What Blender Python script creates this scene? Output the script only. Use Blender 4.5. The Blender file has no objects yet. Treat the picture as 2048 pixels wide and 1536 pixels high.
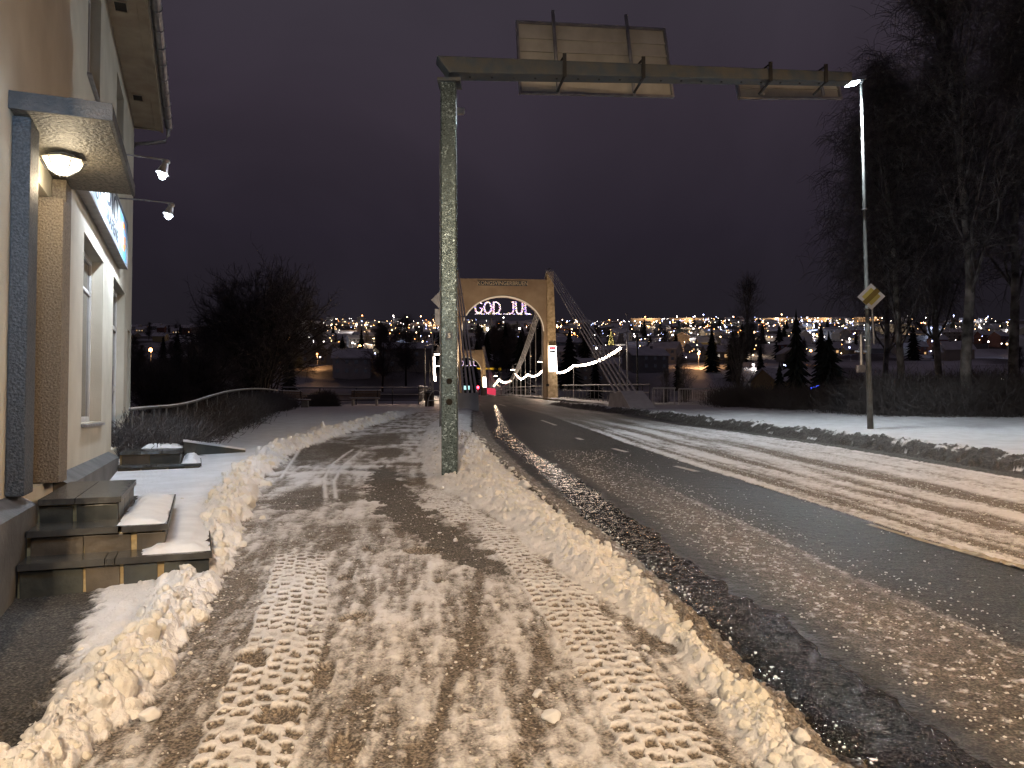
import bpy, bmesh, math, random
import numpy as np
from mathutils import Vector, Matrix, Euler

random.seed(7); rng = np.random.default_rng(7)
SC = bpy.context.scene
COL = SC.collection
PI = math.pi

# ------------------------------------------------------------------ camera
CAM_H = 1.55
PITCH = math.radians(2.0); ROLL = math.radians(-0.2)
cam_data = bpy.data.cameras.new('camera'); cam = bpy.data.objects.new('camera', cam_data); COL.objects.link(cam)
cam.location = (0, 0, CAM_H)
cam.rotation_euler = (Matrix.Rotation(PI/2 + PITCH, 4, 'X') @ Matrix.Rotation(ROLL, 4, 'Z')).to_euler()
cam_data.sensor_width = 36; cam_data.lens = 36*1539/2048
cam_data.clip_start = 0.05; cam_data.clip_end = 6000
SC.camera = cam
CM = np.array(cam.rotation_euler.to_matrix())

# ------------------------------------------------------------------ world: low city-lit night cloud
world = bpy.data.worlds.new('World'); SC.world = world; world.use_nodes = True
wn = world.node_tree; wn.nodes.clear()
wo = wn.nodes.new('ShaderNodeOutputWorld'); wb = wn.nodes.new('ShaderNodeBackground')
wtc = wn.nodes.new('ShaderNodeTexCoord'); wsep = wn.nodes.new('ShaderNodeSeparateXYZ')
wr = wn.nodes.new('ShaderNodeValToRGB'); wnz = wn.nodes.new('ShaderNodeTexNoise'); wmul = wn.nodes.new('ShaderNodeMix')
wmul.data_type = 'RGBA'; wmul.blend_type = 'MULTIPLY'; wmul.inputs[0].default_value = 1.0
wnr = wn.nodes.new('ShaderNodeMapRange')
wn.links.new(wtc.outputs['Generated'], wsep.inputs[0]); wn.links.new(wsep.outputs['Z'], wr.inputs[0])
e = wr.color_ramp.elements
e[0].position = 0.0; e[0].color = (0.0230, 0.0190, 0.0215, 1)
e[1].position = 0.50; e[1].color = (0.0360, 0.0300, 0.0400, 1)
for p_, c_ in ((0.10, (0.0170, 0.0145, 0.0195)), (0.22, (0.0200, 0.0158, 0.0240)), (0.36, (0.0300, 0.0232, 0.0330)), (1.0, (0.036, 0.029, 0.040))):
    k = e.new(p_); k.color = (*c_, 1)
wn.links.new(wtc.outputs['Generated'], wnz.inputs['Vector']); wnz.inputs['Scale'].default_value = 1.9; wnz.inputs['Detail'].default_value = 5; wnz.inputs['Distortion'].default_value = .6
wn.links.new(wnz.outputs[0], wnr.inputs[0]); wnr.inputs[1].default_value = .32; wnr.inputs[2].default_value = .68; wnr.inputs[3].default_value = 0.74; wnr.inputs[4].default_value = 1.28
wn.links.new(wr.outputs[0], wmul.inputs[6]); wn.links.new(wnr.outputs[0], wmul.inputs[7])
wn.links.new(wmul.outputs[2], wb.inputs[0]); wb.inputs[1].default_value = 1.0
wn.links.new(wb.outputs[0], wo.inputs[0])

# ------------------------------------------------------------------ render settings
SC.view_settings.view_transform = 'Standard'; SC.view_settings.look = 'None'
SC.view_settings.exposure = 0.0; SC.view_settings.gamma = 1.0; SC.view_settings.use_curve_mapping = False
SC.render.engine = 'CYCLES'
cy = SC.cycles
cy.use_denoising = True
try: cy.denoiser = 'OPENIMAGEDENOISE'
except Exception: pass
cy.max_bounces = 5; cy.diffuse_bounces = 2; cy.glossy_bounces = 3; cy.transmission_bounces = 3; cy.transparent_max_bounces = 6
cy.sample_clamp_indirect = 3.0; cy.sample_clamp_direct = 0.0
cy.caustics_reflective = False; cy.caustics_refractive = False
cy.use_light_tree = True

# ------------------------------------------------------------------ places
_gy = np.array([-40, -20, 0, 6, 12, 20, 31, 38, 45, 58, 70, 122, 174, 200]); _gz = np.array([-1.6, -1.0, 0, .30, .60, .985, 1.42, 1.62, 1.84, 2.27, 2.64, 4.05, 4.45, 4.5])
_ty = np.linspace(-40, 200, 2401); _tz = np.interp(_ty, _gy, _gz)
_k = np.hanning(31); _k /= _k.sum(); _tz = np.convolve(np.pad(_tz, 15, mode='edge'), _k, 'valid')
def g(y): return np.interp(y, _ty, _tz)
def P(px, py, y):
    d = CM @ np.array([(px-1024)/1539, -(py-768)/1539, -1.0])
    return Vector((d[0]*y/d[1], y, CAM_H + d[2]*y/d[1]))
def G(px, py, dz=0.0):
    d = CM @ np.array([(px-1024)/1539, -(py-768)/1539, -1.0]); d = d/d[1]
    ys = np.linspace(1.5, 80, 8000); z = CAM_H + d[2]*ys - (g(ys) + dz)
    i = np.argmax(z <= 0)
    if z[i] > 0: i = np.argmin(z)
    y = ys[i]; return Vector((d[0]*y, y, float(g(y))))
def curve(pts):
    w = sorted([(G(*p)[1], G(*p)[0]) for p in pts]); yy = np.array([a for a, b in w]); xx = np.array([b for a, b in w])
    m0 = (xx[1]-xx[0])/(yy[1]-yy[0]) if len(yy) > 1 else 0; m1 = (xx[-1]-xx[-2])/(yy[-1]-yy[-2]) if len(yy) > 1 else 0
    def f(y):
        y = np.asarray(y, float); v = np.interp(y, yy, xx)
        v = np.where(y < yy[0], xx[0] + m0*(y-yy[0]), v); return np.where(y > yy[-1], xx[-1] + m1*(y-yy[-1]), v)
    return f

# ------------------------------------------------------------------ noise (numpy)
def h2(ix, iy, seed):
    n = (ix.astype(np.int64)*374761393 + iy.astype(np.int64)*668265263 + seed*1442695041) & 0xffffffff
    n = ((n ^ (n >> 13))*1274126177) & 0xffffffff
    n = ((n ^ (n >> 16))*2246822519) & 0xffffffff
    return ((n ^ (n >> 13)) & 0xffffff)/float(0xffffff)
def vn(x, y, seed=0):
    ix = np.floor(x); iy = np.floor(y); fx = x-ix; fy = y-iy; fx = fx*fx*(3-2*fx); fy = fy*fy*(3-2*fy)
    ix = ix.astype(np.int64); iy = iy.astype(np.int64)
    a = h2(ix, iy, seed); b = h2(ix+1, iy, seed); c = h2(ix, iy+1, seed); d = h2(ix+1, iy+1, seed)
    return (a*(1-fx)+b*fx)*(1-fy) + (c*(1-fx)+d*fx)*fy
def fbm(x, y, oc=4, seed=0):
    s = 0; a = .5; t = 0
    for i in range(oc):
        s = s + a*vn(x*2**i + 17.3*i, y*2**i + 9.1*i, seed+i); t += a; a *= .5
    return s/t
def wor(x, y, seed=0):
    ix = np.floor(x).astype(np.int64); iy = np.floor(y).astype(np.int64); f1 = np.full(x.shape, 9.0); idv = np.zeros(x.shape)
    for dx in (-1, 0, 1):
        for dy in (-1, 0, 1):
            jx = ix+dx; jy = iy+dy
            d = (jx + h2(jx, jy, seed) - x)**2 + (jy + h2(jx, jy, seed+51) - y)**2
            m = d < f1; f1 = np.where(m, d, f1); idv = np.where(m, h2(jx, jy, seed+77), idv)
    return np.sqrt(f1), idv
def sm(a, b, x):
    t = np.clip((x-a)/(b-a), 0, 1); return t*t*(3-2*t)

# ------------------------------------------------------------------ materials
def mat(name, col=(.5, .5, .5), rough=.6, metal=0.0, emit=None, es=0.0, nscale=0, namt=0.0, col2=None, bump=0.0, bscale=None, spec=.5, sample=True, coord='Object'):
    m = bpy.data.materials.new(name); m.use_nodes = True; nt = m.node_tree; b = nt.nodes['Principled BSDF']
    b.inputs['Base Color'].default_value = (*col, 1); b.inputs['Roughness'].default_value = rough; b.inputs['Metallic'].default_value = metal
    b.inputs['Specular IOR Level'].default_value = spec
    tc = nt.nodes.new('ShaderNodeTexCoord')
    if nscale:
        nz = nt.nodes.new('ShaderNodeTexNoise'); nz.inputs['Scale'].default_value = nscale; nz.inputs['Detail'].default_value = 5
        nt.links.new(tc.outputs[coord], nz.inputs['Vector'])
        r = nt.nodes.new('ShaderNodeValToRGB'); c2 = col2 or tuple(c*(1-namt) for c in col)
        r.color_ramp.elements[0].color = (*c2, 1); r.color_ramp.elements[0].position = .35
        r.color_ramp.elements[1].color = (*col, 1); r.color_ramp.elements[1].position = .65
        nt.links.new(nz.outputs[0], r.inputs[0]); nt.links.new(r.outputs[0], b.inputs['Base Color'])
    if bump:
        nb = nt.nodes.new('ShaderNodeTexNoise'); nb.inputs['Scale'].default_value = bscale or 30; nb.inputs['Detail'].default_value = 4
        nt.links.new(tc.outputs[coord], nb.inputs['Vector']); bp = nt.nodes.new('ShaderNodeBump'); bp.inputs['Strength'].default_value = bump; bp.inputs['Distance'].default_value = .02
        nt.links.new(nb.outputs[0], bp.inputs['Height']); nt.links.new(bp.outputs[0], b.inputs['Normal'])
    if emit:
        b.inputs['Emission Color'].default_value = (*emit, 1); b.inputs['Emission Strength'].default_value = es
        if not sample: m.cycles.emission_sampling = 'NONE'
    return m
M = {}
M['render'] = mat('wall_render', (.68, .64, .54), .8, nscale=1.3, col2=(.56, .52, .43), bump=.25, bscale=60)
M['plinthm'] = mat('plinth_paint', (.16, .16, .16), .55, nscale=3, col2=(.08, .08, .085), bump=.3, bscale=25)
M['pilaster'] = mat('pilaster_pebbledash', (.075, .09, .11), .5, nscale=60, col2=(.028, .034, .044), bump=1.0, bscale=50)
M['pilaster_lit'] = mat('pilaster_porchlit_pebbledash', (.30, .25, .19), .6, nscale=60, col2=(.15, .12, .09), bump=1.0, bscale=50)  # far pilaster: the porch lamp's warm light is put into this brown
M['canopyu'] = mat('canopy_stucco', (.16, .145, .12), .55, nscale=38, col2=(.04, .036, .03), bump=1.0, bscale=34)
M['canopyd'] = mat('canopy_edge', (.028, .034, .042), .6, nscale=12, col2=(.05, .05, .055), bump=.5, bscale=40)
M['soffit'] = mat('soffit_paint', (.44, .38, .29), .7, nscale=3, col2=(.33, .27, .20), bump=.1, bscale=12)
M['zinc'] = mat('zinc', (.42, .42, .44), .42, .7, nscale=7, col2=(.28, .28, .30))
M['black'] = mat('black_steel', (.018, .018, .02), .5, nscale=6, col2=(.01, .01, .01))
M['darkvoid'] = mat('opening_shade', (.01, .008, .006), .9)  # near-black colour stands in for the shade inside vents and post holes
M['white'] = mat('white_paint', (.72, .72, .72), .45, nscale=5, col2=(.62, .62, .60))
M['glass'] = mat('window_glass', (.03, .035, .04), .06, spec=.8)
M['stone'] = mat('slate_stone', (.065, .07, .062), .30, nscale=5, col2=(.03, .034, .034), bump=.5, bscale=14)
M['stone3'] = mat('brown_slate_stone', (.12, .10, .075), .45, nscale=4, col2=(.055, .048, .04), bump=.5, bscale=14)
M['stone2'] = mat('slate_slab', (.075, .075, .07), .22, nscale=4, col2=(.035, .035, .035), bump=.4, bscale=9)
M['mortar'] = mat('mortar', (.50, .38, .20), .85, nscale=20, namt=.35, bump=.4)
M['banksnow'] = mat('dirty_bank_snow', (.76, .76, .77), .6, nscale=2.4, col2=(.70, .68, .62), bump=1.0, bscale=38)
M['snow'] = mat('snow', (.80, .81, .84), .55, nscale=4, col2=(.70, .71, .74), bump=.35, bscale=24)
M['snowroof'] = mat('roof_snow', (.78, .79, .82), .7, nscale=.35, col2=(.60, .61, .64))
M['galvbeam'] = mat('galvanized_beam', (.08, .11, .145), .5, .45, nscale=5, col2=(.13, .135, .13), bump=.15)
M['signback'] = mat('sign_back', (.70, .67, .58), .6, .1, nscale=4, col2=(.58, .55, .47))
M['concrete'] = mat('concrete', (.42, .40, .37), .85, nscale=2.5, col2=(.30, .28, .26), bump=.5, bscale=10)
M['tower'] = mat('tower_concrete', (.42, .33, .24), .8, nscale=.7, col2=(.30, .225, .16), bump=.35, bscale=5)
M['towerr'] = mat('tower_rough_face', (.74, .60, .40), .85, nscale=3.2, col2=(.42, .31, .18), bump=1.0, bscale=7)
M['cable'] = mat('steel_cable', (.75, .74, .73), .5, 0)
M['rail'] = mat('rail_steel', (.14, .14, .14), .5, .3)
M['wood'] = mat('bench_wood', (.20, .14, .10), .7, nscale=8, col2=(.12, .08, .06))
M['bark'] = mat('dark_bark', (.045, .038, .033), .9, nscale=6, col2=(.025, .02, .018))
M['twig'] = mat('twig', (.10, .09, .09), .9)
M['birch'] = mat('birch_bark', (.32, .31, .30), .8, nscale=2.2, col2=(.02, .02, .02), bump=.4, bscale=10)
M['spruce'] = mat('spruce_needles', (.018, .026, .020), .9, nscale=2, col2=(.010, .014, .011))
for n_, c_ in (('wallc', (.40, .38, .33)), ('wallw', (.55, .55, .55)), ('wallr', (.22, .10, .08)), ('wally', (.42, .34, .18)), ('wallg', (.22, .23, .24))):
    M[n_] = mat('house_'+n_, c_, .8, nscale=.4, namt=.15)
def em(name, c, s, sample=False): M[name] = mat(name, (.02, .02, .02), .5, emit=c, es=s, sample=sample)
em('winwarm', (1, .58, .26), .8); em('winwhite', (1, .85, .7), .7); em('windark', (.1, .1, .14), .08)
em('bulb', (1, .80, .62), 34, True); em('bulbfar', (1, .78, .58), 12)
em('lsod', (1, .36, .10), 32); em('lwarm', (1, .62, .30), 24); em('lwhite', (1, .88, .80), 22); em('lblue', (.45, .52, 1), 20); em('lred', (1, .03, .06), 22)
em('led', (.80, .95, 1.0), 90, True); em('cold', (.78, .90, 1.0), 60, True); em('porch', (1, .86, .62), 11, True)
em('panel', (1, .88, .78), 13, True); em('gpink', (1, .50, .75), 5); em('gwhite', (1, .85, .85), 5); em('gyel', (1, .8, .25), 4); em('gblue', (.35, .25, 1), 5)
em('yband', (1, .55, .03), .9); em('cyan', (.5, .95, .9), 1.4); em('blueglow', (.05, .1, 1), 6)

def nodes_galv():
    m = bpy.data.materials.new('galvanized_spangle'); m.use_nodes = True; nt = m.node_tree; b = nt.nodes['Principled BSDF']
    tc = nt.nodes.new('ShaderNodeTexCoord'); v = nt.nodes.new('ShaderNodeTexVoronoi'); v.inputs['Scale'].default_value = 62
    nz = nt.nodes.new('ShaderNodeTexNoise'); nz.inputs['Scale'].default_value = 9; nz.inputs['Detail'].default_value = 6; nz.inputs['Distortion'].default_value = 1.4
    nt.links.new(tc.outputs['Object'], v.inputs['Vector']); nt.links.new(tc.outputs['Object'], nz.inputs['Vector'])
    sp = nt.nodes.new('ShaderNodeSeparateColor'); nt.links.new(v.outputs['Color'], sp.inputs[0])
    r = nt.nodes.new('ShaderNodeValToRGB'); el = r.color_ramp.elements
    el[0].position = 0.0; el[0].color = (.060, .085, .090, 1); el[1].position = 1.0; el[1].color = (.36, .46, .50, 1)
    k = el.new(.52); k.color = (.078, .108, .115, 1); k = el.new(.80); k.color = (.15, .20, .215, 1)
    mx = nt.nodes.new('ShaderNodeMath'); mx.operation = 'MULTIPLY'; nt.links.new(sp.outputs[0], mx.inputs[0])
    mr = nt.nodes.new('ShaderNodeMapRange'); mr.inputs[1].default_value = .35; mr.inputs[2].default_value = .62; mr.inputs[3].default_value = .45; mr.inputs[4].default_value = 1.15
    nt.links.new(nz.outputs[0], mr.inputs[0]); nt.links.new(mr.outputs[0], mx.inputs[1]); nt.links.new(mx.outputs[0], r.inputs[0])
    nt.links.new(r.outputs[0], b.inputs['Base Color']); b.inputs['Metallic'].default_value = .55
    rr = nt.nodes.new('ShaderNodeMapRange'); rr.inputs[3].default_value = .22; rr.inputs[4].default_value = .55; nt.links.new(sp.outputs[1], rr.inputs[0]); nt.links.new(rr.outputs[0], b.inputs['Roughness'])
    bp = nt.nodes.new('ShaderNodeBump'); bp.inputs['Strength'].default_value = .5; bp.inputs['Distance'].default_value = .01; nt.links.new(sp.outputs[2], bp.inputs['Height']); nt.links.new(bp.outputs[0], b.inputs['Normal'])
    return m
M['galv'] = nodes_galv()

def ground_material():
    m = bpy.data.materials.new('winter_ground'); m.use_nodes = True; nt = m.node_tree; b = nt.nodes['Principled BSDF']
    N = nt.nodes.new; L = nt.links.new
    at = N('ShaderNodeAttribute'); at.attribute_name = 'surf'; sp = N('ShaderNodeSeparateColor'); L(at.outputs['Color'], sp.inputs[0])   # R snow  G wet  B slush
    geo = N('ShaderNodeNewGeometry')
    def noise(sc, det=4, st=(1, 1, 1)):
        mp = N('ShaderNodeMapping'); mp.inputs['Scale'].default_value = st; L(geo.outputs['Position'], mp.inputs['Vector'])
        n = N('ShaderNodeTexNoise'); n.inputs['Scale'].default_value = sc; n.inputs['Detail'].default_value = det; L(mp.outputs[0], n.inputs['Vector']); return n.outputs[0]
    def ramp(inp, p0, c0, p1, c1):
        r = N('ShaderNodeValToRGB'); r.color_ramp.elements[0].position = p0; r.color_ramp.elements[0].color = (*c0, 1); r.color_ramp.elements[1].position = p1; r.color_ramp.elements[1].color = (*c1, 1); L(inp, r.inputs[0]); return r.outputs[0]
    def mix(f, a, c):
        x = N('ShaderNodeMix'); x.data_type = 'RGBA'; L(f, x.inputs[0]); L(a, x.inputs[6]); L(c, x.inputs[7]); return x.outputs[2]
    def math_(op, a, c, clamp=False):
        x = N('ShaderNodeMath'); x.operation = op; x.use_clamp = clamp
        for i, v in enumerate((a, c)):
            if isinstance(v, (int, float)): x.inputs[i].default_value = v
            else: L(v, x.inputs[i])
        return x.outputs[0]
    fine = noise(70, 3); mid = noise(20, 6); big = noise(3.0, 4)
    asph = ramp(fine, .46, (.010, .010, .011), .68, (.10, .096, .09))
    slush = mix(mid, ramp(fine, .40, (.055, .044, .036), .62, (.30, .245, .195)), ramp(fine, .42, (.10, .082, .066), .62, (.40, .34, .27)))
    snow = ramp(big, .3, (.66, .655, .67), .7, (.80, .80, .83))
    sl = math_('ADD', sp.outputs[2], math_('MULTIPLY', math_('SUBTRACT', mid, .5), .5), True)
    c1 = mix(sl, asph, slush)
    sn = math_('ADD', sp.outputs[0], math_('ADD', math_('MULTIPLY', math_('SUBTRACT', mid, .5), .45), math_('MULTIPLY', math_('SUBTRACT', fine, .5), .50)))
    snm = N('ShaderNodeMapRange'); snm.interpolation_type = 'SMOOTHSTEP'; snm.inputs[1].default_value = .05; snm.inputs[2].default_value = .98; L(sn, snm.inputs[0])
    c2 = mix(snm.outputs[0], c1, snow)
    dk = N('ShaderNodeMapRange'); L(sp.outputs[1], dk.inputs[0]); dk.inputs[3].default_value = 1; dk.inputs[4].default_value = .3
    fin = N('ShaderNodeMix'); fin.data_type = 'RGBA'; fin.blend_type = 'MULTIPLY'; fin.inputs[0].default_value = 1; L(c2, fin.inputs[6]); L(dk.outputs[0], fin.inputs[7])
    L(fin.outputs[2], b.inputs['Base Color'])
    ro = math_('ADD', math_('MULTIPLY', snm.outputs[0], -.02), .66)
    rw = N('ShaderNodeMix'); rw.data_type = 'FLOAT'; L(sp.outputs[1], rw.inputs[0]); L(ro, rw.inputs[2]); rw.inputs[3].default_value = .06
    L(rw.outputs[0], b.inputs['Roughness'])
    rip = noise(4.2, 6, (1, 1.7, 1))
    b1 = N('ShaderNodeBump'); b1.inputs['Distance'].default_value = .018; L(math_('ADD', fine, math_('MULTIPLY', mid, 1.5)), b1.inputs['Height'])
    dry = math_('SUBTRACT', 1.0, math_('MULTIPLY', sp.outputs[1], .93)); L(math_('MULTIPLY', dry, .75), b1.inputs['Strength'])
    b2 = N('ShaderNodeBump'); b2.inputs['Distance'].default_value = .07; sy = N('ShaderNodeSeparateXYZ'); L(geo.outputs['Position'], sy.inputs[0]); ny = N('ShaderNodeMapRange'); L(sy.outputs[1], ny.inputs[0]); ny.inputs[1].default_value = 4; ny.inputs[2].default_value = 11; ny.inputs[3].default_value = .30; ny.inputs[4].default_value = .07
    L(math_('ADD', rip, math_('MULTIPLY', noise(40, 3), ny.outputs[0])), b2.inputs['Height']); L(math_('MULTIPLY', sp.outputs[1], .95), b2.inputs['Strength']); L(b1.outputs[0], b2.inputs['Normal'])
    L(b2.outputs[0], b.inputs['Normal'])
    return m
M['ground'] = ground_material()

# ------------------------------------------------------------------ object helpers
def tag(o, label=None, cat=None, group=None, kind=None):
    if label: o['label'] = label
    if cat: o['category'] = cat
    if group: o['group'] = group
    if kind: o['kind'] = kind
    return o
def link(name, me, parent=None, mats=()):
    for m_ in mats: me.materials.append(M[m_] if isinstance(m_, str) else m_)
    o = bpy.data.objects.new(name, me); COL.objects.link(o)
    if parent: o.parent = parent
    return o
def empty(name, loc, rz=0, label=None, cat=None, group=None):
    o = bpy.data.objects.new(name, None); COL.objects.link(o); o.location = loc; o.rotation_euler = (0, 0, rz); o.empty_display_size = .1
    return tag(o, label, cat, group)
class MB:
    def __init__(s): s.v = []; s.f = []; s.m = []
    def box(s, a, b, mi=0):
        x0, y0, z0 = a; x1, y1, z1 = b; n = len(s.v)
        s.v += [(x0, y0, z0), (x1, y0, z0), (x1, y1, z0), (x0, y1, z0), (x0, y0, z1), (x1, y0, z1), (x1, y1, z1), (x0, y1, z1)]
        for f in ((0, 3, 2, 1), (4, 5, 6, 7), (0, 1, 5, 4), (1, 2, 6, 5), (2, 3, 7, 6), (3, 0, 4, 7)): s.f.append(tuple(n+i for i in f)); s.m.append(mi)
        return s
    def hexa(s, pts, mi=0):
        n = len(s.v); s.v += [tuple(p) for p in pts]
        for f in ((0, 3, 2, 1), (4, 5, 6, 7), (0, 1, 5, 4), (1, 2, 6, 5), (2, 3, 7, 6), (3, 0, 4, 7)): s.f.append(tuple(n+i for i in f)); s.m.append(mi)
        return s
    def tube(s, pts, rad, sides=8, mi=0, cap=True):
        pts = [Vector(p) for p in pts]; rad = rad if isinstance(rad, (list, tuple)) else [rad]*len(pts); n0 = len(s.v)
        for i, p in enumerate(pts):
            d = (pts[min(i+1, len(pts)-1)] - pts[max(i-1, 0)]).normalized(); up = Vector((0, 0, 1)) if abs(d.z) < .9 else Vector((1, 0, 0))
            a = d.cross(up).normalized(); b = d.cross(a)
            for k in range(sides):
                t = 2*PI*k/sides; q = p + (a*math.cos(t) + b*math.sin(t))*rad[i]; s.v.append(tuple(q))
        for i in range(len(pts)-1):
            for k in range(sides):
                k2 = (k+1) % sides; s.f.append((n0+i*sides+k, n0+i*sides+k2, n0+(i+1)*sides+k2, n0+(i+1)*sides+k)); s.m.append(mi)
        if cap:
            s.f.append(tuple(n0+k for k in range(sides))[::-1]); s.m.append(mi); s.f.append(tuple(n0+(len(pts)-1)*sides+k for k in range(sides))); s.m.append(mi)
        return s
    def ball(s, c, r, mi=0, seg=8, rings=5, sc=(1, 1, 1)):
        n = len(s.v); c = Vector(c); s.v.append((c.x, c.y, c.z+r*sc[2]))
        for i in range(1, rings):
            t = PI*i/rings
            for k in range(seg):
                a = 2*PI*k/seg; s.v.append((c.x+r*sc[0]*math.sin(t)*math.cos(a), c.y+r*sc[1]*math.sin(t)*math.sin(a), c.z+r*sc[2]*math.cos(t)))
        s.v.append((c.x, c.y, c.z-r*sc[2])); e_ = len(s.v)-1
        for k in range(seg):
            s.f.append((n, n+1+k, n+1+(k+1) % seg)); s.m.append(mi)
            for i in range(rings-2):
                a = n+1+i*seg; s.f.append((a+k, a+seg+k, a+seg+(k+1) % seg, a+(k+1) % seg)); s.m.append(mi)
            a = n+1+(rings-2)*seg; s.f.append((a+k, e_, a+(k+1) % seg)); s.m.append(mi)
        return s
    def prism(s, poly, y0, y1, mi=0):   # polygon in (x,z) extruded in y
        n = len(s.v); k = len(poly)
        s.v += [(x, y0, z) for x, z in poly] + [(x, y1, z) for x, z in poly]
        s.f.append(tuple(n+i for i in range(k))); s.m.append(mi); s.f.append(tuple(n+k+i for i in range(k))[::-1]); s.m.append(mi)
        for i in range(k): j = (i+1) % k; s.f.append((n+j, n+i, n+k+i, n+k+j)); s.m.append(mi)
        return s
    def mesh(s, name, mats, smooth=False, bevel=0):
        me = bpy.data.meshes.new(name); me.from_pydata(s.v, [], s.f)
        for m_ in mats: me.materials.append(M[m_] if isinstance(m_, str) else m_)
        if len(mats) > 1: me.polygons.foreach_set('material_index', s.m)
        bm = bmesh.new(); bm.from_mesh(me); bmesh.ops.recalc_face_normals(bm, faces=bm.faces)
        if bevel: bmesh.ops.bevel(bm, geom=list(bm.edges), offset=bevel, segments=2, affect='EDGES', profile=.6, clamp_overlap=True)
        bm.to_mesh(me); bm.free()
        if smooth: me.polygons.foreach_set('use_smooth', [True]*len(me.polygons))
        me.update(); return me
    def obj(s, name, mats, parent=None, smooth=False, bevel=0):
        if not isinstance(mats, (tuple, list)): mats = (mats,)
        return link(name, s.mesh(name, mats, smooth, bevel), parent)
def np_mesh(name, V, F, mats, smooth=True, attr=None):
    me = bpy.data.meshes.new(name); V = np.asarray(V, np.float32); F = np.asarray(F, np.int32); nf, k = F.shape
    me.vertices.add(len(V)); me.vertices.foreach_set('co', V.ravel()); me.loops.add(nf*k); me.loops.foreach_set('vertex_index', F.ravel())
    me.polygons.add(nf); me.polygons.foreach_set('loop_start', np.arange(0, nf*k, k, dtype=np.int32)); me.polygons.foreach_set('use_smooth', np.full(nf, smooth))
    me.update(calc_edges=True)
    for m_ in mats: me.materials.append(M[m_])
    if attr is not None:
        a = me.color_attributes.new('surf', 'FLOAT_COLOR', 'POINT'); a.data.foreach_set('color', np.asarray(attr, np.float32).ravel())
    me.validate(); return me
def seg_arrays(P0, P1, R0, R1, sides=3):
    P0 = np.asarray(P0, float); P1 = np.asarray(P1, float); R0 = np.asarray(R0, float)[:, None]; R1 = np.asarray(R1, float)[:, None]
    d = P1-P0; d /= np.linalg.norm(d, axis=1, keepdims=True)+1e-9
    up = np.where(np.abs(d[:, 2:3]) < .9, np.array([[0, 0, 1.]]), np.array([[1., 0, 0]])); a = np.cross(d, up); a /= np.linalg.norm(a, axis=1, keepdims=True)+1e-9; b = np.cross(d, a)
    V = []
    for Pp, R in ((P0, R0), (P1, R1)):
        for k in range(sides):
            t = 2*PI*k/sides; V.append(Pp + (a*math.cos(t)+b*math.sin(t))*R)
    V = np.stack(V, 1).reshape(-1, 3); n = len(P0); base = (np.arange(n)*2*sides)[:, None]
    F = np.concatenate([base + np.array([[k, (k+1) % sides, sides+(k+1) % sides, sides+k]]) for k in range(sides)], 0)
    return V, F
def copy_thing(o, loc, rz=0, sc=None, label=None, group=None):
    c = o.copy(); COL.objects.link(c); c.location = loc; c.rotation_euler = (0, 0, rz)
    if sc is not None: c.scale = (sc, sc, sc) if isinstance(sc, (int, float)) else sc
    if label: c['label'] = label
    if group: c['group'] = group
    for ch in list(o.children):
        d = ch.copy(); COL.objects.link(d); d.parent = c
        for g2 in list(ch.children):
            h = g2.copy(); COL.objects.link(h); h.parent = d
    return c
def light(name, kind, loc, energy, col, parent=None, size=.1, spot=None, blend=.5, target=None):
    ld = bpy.data.lights.new(name, kind); ld.energy = energy; ld.color = col
    if kind in ('POINT', 'SPOT'): ld.shadow_soft_size = size
    if kind == 'SPOT': ld.spot_size = math.radians(spot); ld.spot_blend = blend
    o = bpy.data.objects.new(name, ld); COL.objects.link(o); o.location = loc
    if target is not None: o.rotation_euler = (Vector(target)-Vector(loc)).to_track_quat('-Z', 'Y').to_euler()
    return o
def text_mesh(body, size, extrude=.004, bold=0.0, sx=1.0):
    cu = bpy.data.curves.new('lettering', 'FONT'); cu.body = body; cu.size = size; cu.extrude = extrude; cu.offset = bold; cu.align_x = 'CENTER'; cu.align_y = 'CENTER'; cu.resolution_u = 3
    t = bpy.data.objects.new('lettering', cu); COL.objects.link(t); dg = bpy.context.evaluated_depsgraph_get()
    me = bpy.data.meshes.new_from_object(t.evaluated_get(dg)); bpy.data.objects.remove(t); bpy.data.curves.remove(cu)
    if sx != 1.0:
        for v in me.vertices: v.co.x *= sx
    return me

# ------------------------------------------------------------------ the ground near the camera
cRL = curve([(60, 1560), (120, 1500), (230, 1400), (310, 1290), (385, 1180), (430, 1090), (455, 1020), (490, 955), (560, 905), (640, 877), (720, 853), (800, 830)])
cBL = curve([(1470, 1480), (1423, 1401), (1389, 1349), (1336, 1290), (1249, 1237), (1190, 1192), (1109, 1140), (1010, 1053), (942, 1012), (850, 968), (834, 944), (839, 880), (856, 850), (890, 830)])
cBR = curve([(1640, 1536), (1493, 1391), (1444, 1342), (1389, 1279), (1340, 1223), (1221, 1105), (1147, 1053), (1075, 990), (1030, 950), (975, 895), (945, 862), (945, 840)])
cSE = curve([(1710, 1536), (1510, 1335), (1424, 1250), (1310, 1140), (1214, 1065), (1110, 985), (1050, 940), (990, 880), (972, 850), (968, 835)])
cWT = curve([(1850, 1536), (1740, 1440), (1580, 1320), (1410, 1180), (1255, 1060), (1175, 990), (1095, 930), (1035, 890), (1008, 860), (1000, 835)])
cT1L = curve([(565, 1070), (544, 1140), (523, 1209), (495, 1279), (440, 1401), (405, 1471), (380, 1536)])
cT1R = curve([(649, 1070), (656, 1175), (645, 1272), (630, 1349), (615, 1419), (590, 1506)])
cT2L = curve([(778, 951), (873, 1019), (942, 1081), (993, 1108), (1022, 1140), (1067, 1216), (1127, 1290), (1144, 1331), (1197, 1419), (1249, 1506)])
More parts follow.
